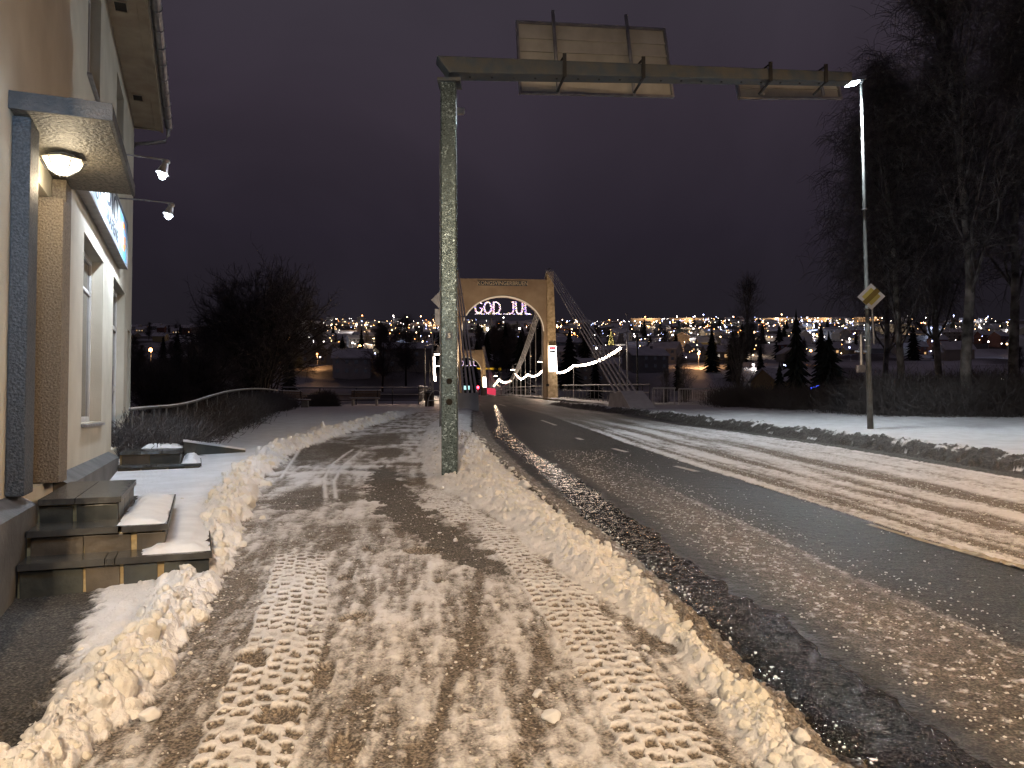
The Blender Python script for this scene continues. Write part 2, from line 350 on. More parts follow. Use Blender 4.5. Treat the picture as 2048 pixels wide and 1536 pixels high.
cT2R = curve([(842, 965), (935, 1012), (1005, 1053), (1100, 1140), (1182, 1192), (1207, 1227), (1277, 1314), (1319, 1366), (1389, 1454), (1444, 1523)])
cS1 = curve([(1120, 836), (1250, 882), (1400, 930), (1600, 990), (1820, 1060), (2048, 1128)])
cDK = curve([(1060, 845), (1150, 885), (1300, 955), (1480, 1035), (1700, 1140), (2048, 1290)])      # brown slush line, its upper side
cK = curve([(1250, 826), (1400, 848), (1560, 868), (1740, 893), (2048, 942)])
cH = curve([(330, 892), (377, 883), (453, 855), (520, 823.5), (567, 815)])
cSA = curve([(215, 1172), (170, 1260), (140, 1340), (115, 1430), (95, 1536)])
def ell(x, y, px, py, rx, ry, rot=0):
    c = G(px, py); dx = x-c.x; dy = y-c.y; ca, sa = math.cos(rot), math.sin(rot)
    return ((dx*ca+dy*sa)/rx)**2 + ((-dx*sa+dy*ca)/ry)**2
def poly_in(x, y, pts):
    w = [G(*p) for p in pts]; ins = np.zeros(x.shape, bool); n = len(w)
    for i in range(n):
        a, b = w[i], w[(i+1) % n]
        c = ((a.y > y) != (b.y > y)) & (x < (b.x-a.x)*(y-a.y)/(b.y-a.y+1e-9)+a.x); ins ^= c
    return ins
def tread(x, y, tl, tr, seed, per=.115, ncol=5, wig=1.0):
    L_, R_ = tl(y), tr(y); wv = .017*wig
    xx = x + wv*(vn(x*14, y*14, seed)-.5)*2 + .5*wv*(vn(x*40, y*40, seed+3)-.5)*2; yy = y + wv*(vn(x*13, y*13, seed+1)-.5)*2 + .5*wv*(vn(x*38, y*38, seed+2)-.5)*2
    v = (xx-L_)/(R_-L_+1e-6); ins = sm(-.04, .05, v)*sm(1.04, .95, v)
    c = np.floor(v*ncol); fc = v*ncol-c; ph = h2(c.astype(np.int64), c.astype(np.int64)*0, seed)*.35 + np.abs(v-.5)*1.1 + (c % 2)*.5
    r = yy/per + ph; ri = np.floor(r); fr = r-ri
    keep = h2(c.astype(np.int64), ri.astype(np.int64), seed+9)
    wall_c = .13+.14*h2(c.astype(np.int64), ri.astype(np.int64), seed+4)
    cell = sm(wall_c-.08, wall_c+.05, fc)*sm(1.0, .93, fc)*sm(.34, .46, fr)*sm(1.0, .92, fr)
    cell = cell*np.where(keep < .12, .35, 1.0)
    return ins, cell
def ground_fields(x, y):
    n_big = fbm(x*.8, y*.5, 3, 1); n_mid = fbm(x*5, y*3.2, 4, 5); n_fin = fbm(x*24, y*18, 3, 9); n_vf = fbm(x*70, y*60, 2, 12)
    xe = cRL(y); wR = np.interp(y, [2, 4, 9, 16, 30], [.15, .17, .26, .32, .36]) ; bl = cBL(y); br = cBR(y); se = cSE(y); kk = cK(y); s1 = cS1(y)
    # jitter of borders
    j = (fbm(x*6, y*6, 3, 21)-.5); jf = (vn(x*22, y*22, 23)-.5)
    z = g(y).copy(); S = np.zeros_like(x); W = np.zeros_like(x); B = np.zeros_like(x)
    # --- walkway
    walk = (x > xe-.4) & (x < bl+.6)
    along = fbm((x+.12*y)*9, y*1.3, 4, 31); along2 = fbm((x+.12*y)*26, y*4.5, 3, 35)
    s_near = .56 + .55*(n_mid-.5) + 1.0*(along-.5) + .9*(along2-.5) + .75*(n_fin-.5)
    s_far = .52 + 1.2*(along-.5) + 1.5*(fbm(x*2.2, y*2.6, 4, 41)-.5) + .6*(n_fin-.5)
    f = sm(5.0, 9.5, y + 1.2*(n_big-.5)); s_w = s_near*(1-f)+s_far*f
    # two brown wheel lines sweeping down the middle
    mid1 = curve([(960, 1150), (945, 1250), (900, 1380), (840, 1536)])(y); mid2 = curve([(1090, 1200), (1085, 1300), (1065, 1420), (1040, 1536)])(y); mid3 = curve([(735, 1080), (705, 1150), (675, 1230)])(y)
    for c_, w_, a_ in ((mid1, .035, .55), (mid2, .06, .42), (mid3, .03, .5)):
        d_ = np.abs(x-c_+.04*j)/w_; s_w = s_w - a_*np.exp(-d_**2)*(y < 6.4)*(.5+along)
    s_w = s_w - .22*sm(.5, -.3, (x-mid2))*sm(-.9, -.2, (x-mid1))*sm(5, 3.6, y)
    s_w = s_w - .38*sm(.42, .20, np.abs(x-(xe+wR+.14)))*sm(9, 5, y)*(.4+n_mid)          # worn strip beside the ridge
    S_ = np.clip(s_w, 0.02, 1.1); hw = .014*np.clip(s_w, 0, 1) + .014*(n_mid-.5) + .016*(n_fin-.5)*(.5+S_) + .006*(n_vf-.5)
    B_ = np.full_like(x, .75)
    # fresh snow lip and smooth bare wedge
    wd = poly_in(x+.22*j+.06*jf, y+.9*j, [(770, 925), (805, 962), (870, 1028), (945, 1085), (1010, 1122), (1030, 1155), (985, 1150), (900, 1128), (858, 1085), (800, 1050), (748, 1018), (735, 965)])
    S_ = np.where(wd, .06+.25*np.clip(n_fin-.5, 0, 1), S_); hw = np.where(wd, hw*.25, hw); B_ = np.where(wd, .42, B_)
    for px, py, w_ in ((640, 905, 1.3), (760, 880, 1.1), (600, 1000, .6), (700, 990, .35), (775, 905, .6)):
        q = ell(x+.25*j, y+.8*j, px, py, .55*w_, 1.5*w_, .10); k_ = sm(1.5, .5, q); S_ = S_*(1-.75*k_); B_ = B_*(1-.25*k_)
    for pts in ([(652, 1000), (648, 960), (664, 930), (705, 900)], [(672, 1000), (668, 965), (684, 935), (720, 905)], [(560, 960), (600, 900), (690, 862)]):
        c_ = curve(pts)(y); a0 = G(*pts[0]).y; a1 = G(*pts[-1]).y; m_ = np.exp(-((x-c_)/.035)**2)*sm(a0-.2, a0+.2, y)*sm(a1+.4, a1-.2, y); S_ = np.maximum(S_, m_*.95); hw = hw+.012*m_
    # tyre treads
    for tl, tr, sd, y0, y1, per in ((cT1L, cT1R, 61, 0, 6.6, .118), (cT2L, cT2R, 71, 0, 10.2, .105)):
        ins, cell = tread(x, y, tl, tr, sd, per); fade = sm(y1+.3, y1-.5, y); gap = sm(.16, .38, fbm(x*2.6, y*1.7, 3, sd+30)); ins = ins*fade*gap
        S_ = S_*(1-ins) + ins*(1.12-1.40*cell+.25*(n_fin-.5)); hw = hw*(1-ins*.7) + ins*(.017*(1-cell)*(.6+.8*n_mid)+.004*n_fin); B_ = np.where(ins*cell > .4, .95, B_)
    # footprints worn through to slush
    for px, py, rx, ry, ro in ((740, 1102, .055, .12, .5), (690, 1160, .06, .10, .2), (845, 1105, .17, .14, 0), (708, 1238, .07, .12, -.5), (645, 1355, .06, .15, .2), (553, 1440, .10, .10, .4), (690, 1500, .07, .13, 0), (505, 1320, .09, .11, .6), (880, 1165, .05, .09, 0), (905, 1065, .03, .05, 0)):
        q = ell(x+.05*j, y+.08*j, px, py, rx, ry, ro); k_ = sm(1.25, .75, q); S_ = S_*(1-k_)+.05*k_; hw = hw - .020*k_ + .012*np.exp(-((q-1.5)/.4)**2); B_ = np.maximum(B_, k_*.95)
    S = np.where(walk, S_, S); B = np.where(walk, B_, B); W = np.where(walk, .24*(1-np.clip(S_, 0, 1)), W); z = z + np.where(walk, hw, 0)
    # --- worn track between tread and bank (near)
    # --- left of the ridge: thin smooth snow, bare gravelly strip by the wall
    left = x < xe
    thin = .93+.25*(n_mid-.5); bare = sm(.06, -.10, (x-cSA(y)) + .10*j+.10*jf)*(y < 5.65)
    sl_ = thin*(1-bare) + bare*(.10*np.clip(n_fin*3-1.7, 0, 1))
    S = np.where(left, sl_, S); B = np.where(left, .12*(1-bare)+.1*bare, B); z = z + np.where(left, .030*(1-bare)+.006*(n_mid-.5)+.004*bare*(n_vf-.5), 0)
    # --- left ridge of ploughed lumps
    w1, i1 = wor(x*5.2+j*1.5, y*5.2, 81); w2, i2 = wor(x*12, y*12+jf, 83); w3, i3 = wor(x*28, y*28, 85)
    lump = .55*np.sqrt(np.clip(1-w1**2*1.3, 0, 1))*(.45+.9*i1) + .28*np.sqrt(np.clip(1-w2**2*1.4, 0, 1))*(.4+i2) + .10*np.sqrt(np.clip(1-w3**2*1.4, 0, 1))
    d = (x-xe+.22*j+.07*jf)/wR; prof = np.clip(1-d**2, 0, 1)**.85
    hr = np.interp(y, [2, 5, 10, 20, 34, 40], [.10, .105, .14, .18, .10, .02])*(.45+1.1*fbm(y*1.7, x*.7, 3, 88)); z = z + hr*prof*(.20+1.1*lump+.35*(n_fin-.5))*(y < 42)
    rm = sm(.03, .18, prof)*(y < 42); S = S*(1-rm)+rm*(1.05-.18*(w2 > .72)); B = np.where(rm > .5, .35, B)
    # --- right bank
    wl, il = wor(x*7.5+j, y*7.5, 91); wm, im = wor(x*17, y*17, 93); wf, if_ = wor(x*36, y*36, 95)
    lb = .50*np.sqrt(np.clip(1-wl**2*1.3, 0, 1))*(.3+il) + .34*np.sqrt(np.clip(1-wm**2*1.3, 0, 1))*(.4+im) + .15*np.sqrt(np.clip(1-wf**2*1.3, 0, 1))
    bw = np.maximum(br-bl, .15); tb = (x-bl+.12*j+.04*jf)/bw; pb = np.clip(np.minimum(tb*2.1, (1-tb)*2.6), 0, 1)**.8*sm(-.02, .05, tb)*sm(1.03, .97, tb)
    hb = np.interp(y, [2, 4, 6, 9, 12, 20, 30], [.038, .048, .060, .085, .10, .11, .08]); smooth_l = sm(.45, .15, tb)*sm(9, 7.5, y)
    z = z + hb*pb*(.6+.8*fbm(y*2.1, x*1.4, 3, 89))*((.25+1.25*lb+.25*(n_fin-.5))*(1-.6*smooth_l)+.25*smooth_l); bm_ = sm(.02, .25, pb)
    S = S*(1-bm_)+bm_*(1.02-.30*(wm > .70)*(1-smooth_l)-.25*sm(.75, 1.0, tb)); B = np.where(bm_ > .5, .55, B)
    # --- slush strip along the gutter, then the road
    rd = (x > br) & (x < kk+.1)
    st = sm(.05, -.05, x-se+.10*j+.06*jf); z = z + np.where(rd & (x >= se), .010*(n_fin-.5)*(1-0)+.004*(n_vf-.5), 0) + np.where(rd & (x < se+.3), -.05*sm(0, .2, x-br) + .035*st*(n_fin+.6*wm) , 0)
    z = z + np.where((x >= se+.3), -.05, 0)
    cr = x - se
    Sr = np.where(st > .5, .16+.6*(n_fin-.5)+.3*(wm < .25), 0.0); Br = np.where(st > .5, .95, 0.0)
    dk = cDK(y); wt = cWT(y)
    brown = np.exp(-((x-(dk*.62+wt*.38))/(.34*np.abs(dk-wt)+.05))**2)*sm(19, 10, y)
    gr = fbm((x+.10*y)*3.3, y*.35, 3, 55)
    Bd = .02+.70*brown*(.30+gr)+.8*(n_fin-.5)+.5*(n_vf-.5)+.25*(gr-.5); Sd = -.06+.16*brown*(gr*1.3)+2.2*np.clip(n_fin-.60, 0, 1)*(.5+brown)+.5*(n_vf-.5)*brown
    lip = np.exp(-((x-dk+.10*j)/.07)**2)*sm(17, 9, y); Sd = Sd + .32*lip*(.3+n_mid); Bd = Bd+.4*lip
    green = sm(0, .1, x-dk)*sm(.25, -.02, x-s1); Bd = np.where(green > .5, -.05+.7*(n_fin-.45), Bd)
    # snow lanes to the right of s1
    p_ = (x-s1+.07*j)/np.maximum(kk-s1, .3); rut = np.zeros_like(x)
    for c_, w_, a_ in ((.075, .022, .9), (.125, .014, .6), (.25, .030, .95), (.30, .018, .5), (.47, .040, 1.0), (.52, .022, .7), (.70, .014, .35), (.84, .010, .3)):
        rut = np.maximum(rut, a_*np.exp(-((p_-c_+.030*(gr-.5)+.012*(n_mid-.5)+.012*(fbm(y*.5, x*.1, 2, int(c_*100))-.5))/(w_*(.7+.9*n_mid)))**2))
    rm2 = (p_ > 0); farr = sm(30, 19, y); lane = (.74*(1-rut)+.04+.9*(n_fin-.5)+.6*(n_mid-.5)+.9*(gr-.5)*(p_ < .6)+.3*(gr-.5))*farr + (.16+.5*(gr-.5))*(1-farr)
    lane = np.where(p_ > .955, .02, lane); Sd = np.where(rm2, lane, Sd); Bd = np.where(rm2, .75*(p_ < .955), Bd); z = z + np.where(rm2 & (x < kk), .018*np.clip(lane, 0, 1)+.008*(n_fin-.5), 0)
    Wd = np.zeros_like(x); ww = np.interp(y, [2, 4, 8, 14, 24, 40], [.42, .42, .36, .26, .20, .14]); q = np.abs(x-wt+.06*j)/ww
    Wd = sm(1.25, .45, q+.7*(n_mid-.5))*np.interp(y, [2, 6, 11], [.78, .86, 1.0]); Wd = np.maximum(Wd, .33*sm(2.8, .8, q)); Wd = np.maximum(Wd, .28*(1-farr)); Bd = Bd*(1-.85*sm(1.5, .6, q)); Sd = np.where(q < 1.2, np.minimum(Sd, .0), Sd)
    pud = sm(1.3, .8, ell(x+.2*j, y+.3*j, 1003, 862, .22, 2.6, .03)); Wd = np.maximum(Wd, pud)
    isr = rd & (st < .5); Wd = np.maximum(Wd, .26*(1-np.clip(Sd*1.5+.3*Bd, 0, 1))*(p_ < 0)); S = np.where(rd, np.where(isr, Sd, Sr), S); B = np.where(rd, np.where(isr, Bd, Br), B); W = np.where(isr, Wd, np.where(rd, .28, 0))
    # yellow-ish lane line / centre dashes are sheets of their own
    # --- right kerb ridge and verge
    dr = (x-kk); rr_w = .75
    z = z + np.where(dr > 0, (.02+.10*sm(0, .4, dr)) , 0)
    pr = np.clip(1-((dr-.32+.45*j)/.36)**2, 0, 1)**.5*(dr > -.3); z = z + .13*pr*(.1+1.1*lb)*(.25+1.3*fbm(x*.9, y*.9, 3, 98))
    S = np.where(dr > 0, .97-.08*(n_mid > .62), S); B = np.where(dr > 0, .1, B); W = np.where(dr > 0, 0, W)
    dark = sm(.05, .4, pr)*sm(.70, .35, dr/ rr_w+1.1*j+.4*(n_mid-.5)); S = S*(1-dark*.95); B = np.where(dark > .3, .12, B)
    ver = dr > .8; z = z + np.where(ver, .10*(n_big-.4)+.03*(n_mid-.5), 0)
    wetd = (dr > -.55) & (dr <= .05); S = np.where(wetd, S*.15, S); B = np.where(wetd, .15, B)
    # ground falls away past the hedge and beyond the verge
    hl = cH(np.maximum(y, 15.5)); z = z - np.where(x < hl-.2, np.clip((hl-.2-x)*.9, 0, 3.0), 0)*(y > 15)
    return z, S, W, B
rows = [2.55]
while rows[-1] < 49: rows.append(rows[-1]*1.0034)
ry = np.array(rows); cu_ = np.linspace(-.80, .86, 900); Yg = np.repeat(ry[:, None], len(cu_), 1); Xg = cu_[None, :]*Yg
Zg, Sg, Wg, Bg = ground_fields(Xg, Yg)
nr, nc = Xg.shape; idx = np.arange(nr*nc).reshape(nr, nc)
quads = np.stack([idx[:-1, :-1], idx[:-1, 1:], idx[1:, 1:], idx[1:, :-1]], -1).reshape(-1, 4)
qx = (Xg[:-1, :-1]+Xg[1:, 1:]).ravel()/2; qy = (Yg[:-1, :-1]+Yg[1:, 1:]).ravel()/2
Vall = np.stack([Xg, Yg, Zg], -1).reshape(-1, 3); Aall = np.stack([np.clip(Sg, 0, 1), np.clip(Wg, 0, 1), np.clip(Bg, 0, 1), np.ones_like(Sg)], -1).reshape(-1, 4)
q_se = cSE(qy); q_k = cK(qy); q_rl = cRL(qy); lim = np.where(qy > 15.5, cH(np.maximum(qy, 15.5))-3.5, -99)
ok = (qx > lim) & ((qx-(-1.40-.409*qy))*.9256 > -.3)
def sub(name, mask):
    F = quads[mask & ok]; u, inv = np.unique(F, return_inverse=True)
    return tag(link(name, np_mesh(name, Vall[u], inv.reshape(-1, 4), ['ground'], True, Aall[u])), kind='structure')
sub('road', (qx >= q_se) & (qx <= q_k))
sub('walkway', (qx < q_se) & (qx > q_rl))
sub('pavement_beside_shop', (qx <= q_rl) & (qy < 16))
sub('plaza_ground', (qx <= q_rl) & (qy >= 16))
sub('verge_ground', qx > q_k)

def gz(x, y):
    a = np.array([[float(x)]]); b = np.array([[float(y)]]); return float(ground_fields(a, b)[0][0, 0])
def Gz(px, py):
    c = G(px, py); return Vector((c.x, c.y, gz(c.x, c.y)))

# apron: coarse ground beside and behind the fine sheets (one sheet, a step lower)
def terrain_z(x, y):
    near = g(y)-.42
    prof = np.interp(y, [-60, 44, 50, 60, 150, 168, 177, 190, 215, 240, 300, 400, 700, 1100, 1500, 1750, 2600],
                        [0, 0, -1.5, -6, -6.4, -6, 3.6, 4.6, 9.0, 14.3, 20, 30, 66, 122, 176, 182, 172])
    n = (fbm(x*.012+3, y*.012, 3, 201)-.5)*14*sm(230, 500, y) + (fbm(x*.06, y*.06, 3, 205)-.5)*3.5*sm(180, 230, y)
    ridge = (fbm(x*.0022+9, y*.001, 2, 207)-.5)*26*sm(900, 1400, y)
    left = -10*sm(0, -600, x)*sm(600, 1500, y)
    z = np.where(y < 46, near, prof+n+ridge+left)
    side = np.where(y < 46, 0, 0)
    fall = np.where((y < 52) & (y > 10), -5.5*sm(2.5, 11, -(x - cH(np.maximum(y, 15.5)))), 0)
    lowr = np.where((y >= 40) & (y < 62) & (x > 7), 0, 0)
    return z + fall + lowr + side
def coarse(name, xs, ys, surf):
    X, Y = np.meshgrid(xs, ys); Z = terrain_z(X, Y); i_ = np.arange(X.size).reshape(X.shape)
    F = np.stack([i_[:-1, :-1], i_[:-1, 1:], i_[1:, 1:], i_[1:, :-1]], -1).reshape(-1, 4); A = surf(X, Y)
    return tag(link(name, np_mesh(name, np.stack([X, Y, Z], -1).reshape(-1, 3), F, ['ground'], True, A)), kind='structure')
def s_near_(X, Y):
    n = fbm(X*.6, Y*.6, 3, 301); return np.stack([np.clip(.9-.3*n, 0, 1), X*0, X*0+.3, X*0+1], -1).reshape(-1, 4)
def s_far_(X, Y):
    n = fbm(X*.05, Y*.05, 4, 303); wood = sm(.42, .60, fbm(X*.012, Y*.008, 3, 305)); S = .86-.9*wood*sm(170, 260, Y)+1.2*(n-.5)
    S = np.where(Y < 200, .55+1.6*(n-.5), S); return np.stack([np.clip(S, 0, 1), X*0, X*0+.25, X*0+1], -1).reshape(-1, 4)
coarse('near_terrain', np.linspace(-70, 90, 161), np.concatenate([np.linspace(-40, 44, 85), np.linspace(45, 70, 52)]), s_near_)
coarse('river_bank_and_hillside', np.concatenate([np.linspace(-1400, -320, 28), np.linspace(-300, 420, 181), np.linspace(440, 1900, 38)]), np.concatenate([np.linspace(70.5, 300, 130), np.linspace(305, 1750, 190), np.linspace(1800, 2600, 9)]), s_far_)
wmb = MB(); wmb.box((-400, 57, -5.8), (600, 171, -5.2)); M['water'] = mat('river_water', (.006, .008, .010), .12, spec=.6, bump=.3, bscale=1.2)
tag(wmb.obj('river_water', 'water'), kind='structure')

# painted lane marks (thin sheets 5 mm above the road)
M['paint'] = mat('road_paint', (.62, .60, .55), .5, nscale=30, col2=(.40, .38, .34)); M['paintw'] = mat('road_edge_paint', (.42, .37, .27), .6, nscale=18, col2=(.20, .17, .12))
def strip(name, pxs, w, matn, n=10):
    pts = [G(*p) for p in pxs]; V = []; F = []
    seg = []
    for a, b in zip(pts[:-1], pts[1:]):
        for i in range(n): seg.append(a.lerp(b, i/n))
    seg.append(pts[-1])
    for i, p in enumerate(seg):
        d = (seg[min(i+1, len(seg)-1)]-seg[max(i-1, 0)]); d.z = 0; d.normalize(); nrm = Vector((d.y, -d.x, 0))
        ww = w*(.85+.3*random.random())
        for s in (-1, 1):
            q = p+nrm*s*ww/2; V.append((q.x, q.y, max(gz(q.x+.03, q.y), gz(q.x-.03, q.y))+.008))
    for i in range(len(seg)-1): F.append((2*i, 2*i+1, 2*i+3, 2*i+2))
    me = bpy.data.meshes.new(name); me.from_pydata(V, [], F); o = link(name, me, None, [matn]); return tag(o, kind='structure')
strip('lane_marking', [(1083, 838), (1112, 848)], .12, 'paint')
strip('lane_marking', [(1153, 872), (1164, 876)], .12, 'paint')
strip('lane_marking', [(1226, 893), (1254, 900)], .12, 'paint')
strip('lane_marking', [(1350, 927), (1395, 938)], .12, 'paint')
strip('edge_line_marking', [(1735, 1040), (1860, 1076), (1960, 1103), (2060, 1131)], .07, 'paintw', 16)

# ------------------------------------------------------------------ the shop on the left (local axes: x out of the wall, y along it, z up)
BR = math.atan2(.409, 1.0)
bld = empty('shop_building', (-1.40, 0, 0), BR, 'cream rendered two-storey shop along the left side of the walkway', 'building')
def BW(n, a, z): return bld.matrix_basis @ Vector((n, a, z))
A0, A1, EZ = 3.2, 17.38, 7.6
def ngrid(name, openings, x, parent, matn, thick=.3, a0=A0, a1=A1, z0=-.3, z1=EZ+.35):
    """a wall plate with rectangular openings (a, a2, z, z2), built as butted boxes with no shared planes"""
    ys = sorted({a0, a1, *[o[0] for o in openings], *[o[1] for o in openings]}); m = MB()
    for i in range(len(ys)-1):
        ya, yb = ys[i], ys[i+1]; zs = [z0]; blk = sorted([(o[2], o[3]) for o in openings if o[0] <= ya and o[1] >= yb])
        cur = z0
        for b0, b1 in blk:
            m.box((x-thick, ya, cur), (x, yb, b0)); cur = b1
        m.box((x-thick, ya, cur), (x, yb, z1))
    o = m.obj(name, matn, parent); return o
op_win = (10.05, 12.15, 1.42, 3.75); op_door = (13.6, 15.75, .93, 3.80); op_up1 = (10.1, 11.4, 5.75, 7.25); op_up2 = (13.7, 15.0, 5.75, 7.25)
op_entry = (6.46, 7.74, .90, 3.55); op_far = (16.45, 17.05, 1.35, 3.2)
ngrid('wall', [op_win, op_door, op_up1, op_up2, op_entry, op_far], 0, bld, 'render')
m = MB(); m.box((-8.3, A0, -.3), (-.31, A0+.3, EZ+.35)); m.box((-8.3, A1-.3, -3), (-.31, A1-.003, EZ+.35)); m.box((-8.6, A0, -3), (-8.3, A1, EZ+.3)); m.obj('wall', 'render', bld)
m = MB(); m.box((-8.2, A0+.3, 4.6), (-.31, A1-.31, 4.7)); m.obj('floor_slab', 'concrete', bld)
# plinth with a sloped ledge (left free at the steps)
m = MB()
for a_, b_ in ((A0, 6.42), (8.12, 13.18), (15.3, A1+.01)):
    m.hexa([(0.003, a_, -.3), (.15, a_, -.3), (.15, b_, -.3), (.003, b_, -.3), (.003, a_, .93), (.15, a_, .84), (.15, b_, .84), (.003, b_, .93)])
m.obj('plinth', 'plinthm', bld)
# pilasters either side of the near door
for a_, b_, n_, zb in ((6.08, 6.42, .125, .935), (7.76, 8.10, .125, .895)):
    m = MB(); m.box((.004, a_, zb), (n_, b_, 3.755)); pm_ = 'pilaster' if a_ < 7 else 'pilaster_lit'
    if a_ > 7: m.box((-.20, 7.60, .905), (n_+.001, 7.757, 3.54))
    m.obj('pilaster', pm_, bld, bevel=.010)
# entry canopy
cp = MB(); cp.box((.004, 5.97, 3.772), (.655, 8.17, 3.872)); cpo = cp.obj('canopy', 'canopyu', bld, bevel=.006)
m = MB(); m.box((.004, 5.945, 3.76), (.68, 5.968, 3.88)); m.box((.656, 5.97, 3.765), (.682, 8.19, 3.878)); m.box((.004, 5.95, 3.881), (.675, 8.18, 3.893)); m.obj('edge_flashing', 'canopyd', cpo, bevel=.003)
# near entrance door, deep in its recess
m = MB(); m.box((-.26, 6.47, .90), (-.22, 7.73, 3.5)); dr_ = m.obj('door', 'wallg', bld)
m = MB()
for a_ in (6.47, 7.66): m.box((-.219, a_, .9), (-.17, a_+.07, 3.5))
m.box((-.219, 6.545, 3.43), (-.17, 7.655, 3.5)); m.obj('door_frame', 'white', dr_)
m = MB(); m.tube([(-.19, 6.62, 1.85), (-.17, 6.62, 1.85), (-.17, 6.74, 1.85)], .012); m.obj('handle', 'zinc', dr_)
def window(o4, depth, bars, sill=True, fr=.07, lit=None, blind=False):
    a_, b_, c_, d_ = o4; x = -depth
    f = MB(); f.box((x-.05, a_, c_), (x, a_+fr, d_)); f.box((x-.05, b_-fr, c_), (x, b_, d_)); f.box((x-.05, a_+fr, c_), (x, b_-fr, c_+fr)); f.box((x-.05, a_+fr, d_-fr), (x, b_-fr, d_))
    for q in bars:
        if q[0] == 'v': f.box((x-.048, q[1]-.025, c_+fr), (x-.003, q[1]+.025, d_-fr))
        else: f.box((x-.046, a_+fr, q[1]-.025), (x-.005, b_-fr, q[1]+.025))
    w = f.obj('window', 'white', bld, bevel=.006)
    p = MB(); p.box((x-.035, a_+fr, c_+fr), (x-.025, b_-fr, d_-fr)); p.obj('pane', 'glass', w)
    if blind:
        b2 = MB(); b2.box((x-.12, a_+fr, c_+fr), (x-.10, b_-fr, d_-fr)); b2.obj('blind', 'white', w)
    if sill:
        s_ = MB(); s_.hexa([(x+.003, a_-.03, c_-.035), (.05, a_-.03, c_-.05), (.05, b_+.03, c_-.05), (x+.003, b_+.03, c_-.035), (x+.003, a_-.03, c_), (.05, a_-.03, c_-.02), (.05, b_+.03, c_-.02), (x+.003, b_+.03, c_)]); s_.obj('sill', 'zinc', w)
    return w
window(op_win, .15, [('v', 11.1), ('h', 3.25)], blind=True)
window(op_up1, .13, [('v', 10.75)]); window(op_up2, .13, [('v', 14.35)]); window(op_far, .10, [('h', 2.4)])
# glazed shop door with side light and pull bar
x = -.13; a_, b_, c_, d_ = op_door; f = MB()
for y0 in (a_, 14.62, b_-.08): f.box((x-.05, y0, c_), (x, y0+.08, d_))
for z0, z1 in ((c_, c_+.14), (3.05, 3.13), (d_-.08, d_)):
    for y0, y1 in ((a_+.08, 14.62), (14.70, b_-.08)): f.box((x-.05, y0, z0), (x, y1, z1))
f.box((x-.045, 14.70, 1.95), (x-.005, b_-.08, 2.03))
sd = f.obj('door', 'white', bld, bevel=.005)
p = MB(); p.box((x-.035, a_+.08, c_+.14), (x-.025, 14.62, d_-.08)); p.obj('pane', 'glass', sd); p = MB(); p.box((x-.035, 14.70, c_+.14), (x-.025, b_-.08, d_-.08)); p.obj('pane', 'glass', sd)
p = MB(); p.tube([(x+.002, 14.5, 1.7), (x+.06, 14.5, 1.7), (x+.06, 14.5, 2.35), (x+.002, 14.5, 2.35)], .013); p.obj('handle', 'zinc', sd)
p = MB(); p.box((x-.024, 13.95, 1.35), (x-.020, 14.25, 1.62)); p.obj('sticker', mat('sticker_blue', (.05, .35, .45), .5), sd)
# eaves: soffit boards, fascia, vents, gutter
sf = MB(); sf.box((.004, A0, EZ), (.40, A1+.04, EZ+.03)); sf.obj('soffit', 'soffit', bld)
sf = MB(); sf.box((.404, A0, EZ-.012), (.52, A1+.04, EZ+.03)); sf.box((.524, A0, EZ-.05), (.56, A1+.06, EZ+.20)); sf.obj('fascia', 'soffit', bld)
sf = MB(); sf.box((-.30, A1+.002, EZ-.03), (.52, A1+.045, EZ+.30)); sf.obj('gable_board', 'soffit', bld)
for a_ in (7.6, 11.9, 15.5):
    v = MB(); v.box((.10, a_, EZ-.028), (.26, a_+.03, EZ-.002)); v.box((.10, a_+.33, EZ-.028), (.26, a_+.36, EZ-.002)); v.box((.08, a_, EZ-.028), (.10, a_+.36, EZ-.002)); v.box((.26, a_, EZ-.028), (.28, a_+.36, EZ-.002)); vo = v.obj('vent', 'soffit', bld)
    v = MB(); v.box((.101, a_+.031, EZ-.012), (.259, a_+.329, EZ-.004)); v.obj('vent_opening', 'darkvoid', vo)
prof = [(.585+.075+.075*math.cos(t), EZ+.12+.085*math.sin(t)) for t in np.linspace(PI, 2*PI, 9)]; prof += [(c_[0]*1.0-(.008 if c_[0] > .66 else -.008), c_[1]+.008) for c_ in prof[::-1]]
gt = MB().prism(prof, A0, A1+.12).obj('gutter', 'zinc', bld, smooth=False)
for k in range(22):
    a_ = A0+.4+k*.66
    q = MB().tube([(.585+.075+.082*math.cos(t), a_, EZ+.12+.092*math.sin(t)) for t in np.linspace(PI, 2*PI+.35, 9)], .009, 5); q.obj('gutter_bracket', 'zinc', gt)
MB().tube([(.66, A1+.02, EZ+.06), (.66, A1+.02, EZ-.10), (.60, A1+.02, EZ-.24), (.30, A1+.08, EZ-.30), (.02, A1+.10, EZ-.34), (-.05, A1+.10, EZ-.6), (-.05, A1+.10, .3)], .04, 10).obj('downpipe', 'zinc', bld, smooth=True)
rf = MB(); rf.hexa([(.60, A0-.2, EZ+.24), (.60, A1+.1, EZ+.24), (-4.3, A1+.1, EZ+2.9), (-4.3, A0-.2, EZ+2.9), (.60, A0-.2, EZ+.34), (.60, A1+.1, EZ+.34), (-4.3, A1+.1, EZ+3.0), (-4.3, A0-.2, EZ+3.0)])
rf.hexa([(-4.303, A0-.2, EZ+2.9), (-4.303, A1+.1, EZ+2.9), (-9.1, A1+.1, EZ+.24), (-9.1, A0-.2, EZ+.24), (-4.303, A0-.2, EZ+3.0), (-4.303, A1+.1, EZ+3.0), (-9.1, A1+.1, EZ+.34), (-9.1, A0-.2, EZ+.34)])
rf.obj('roof', 'snowroof', bld)
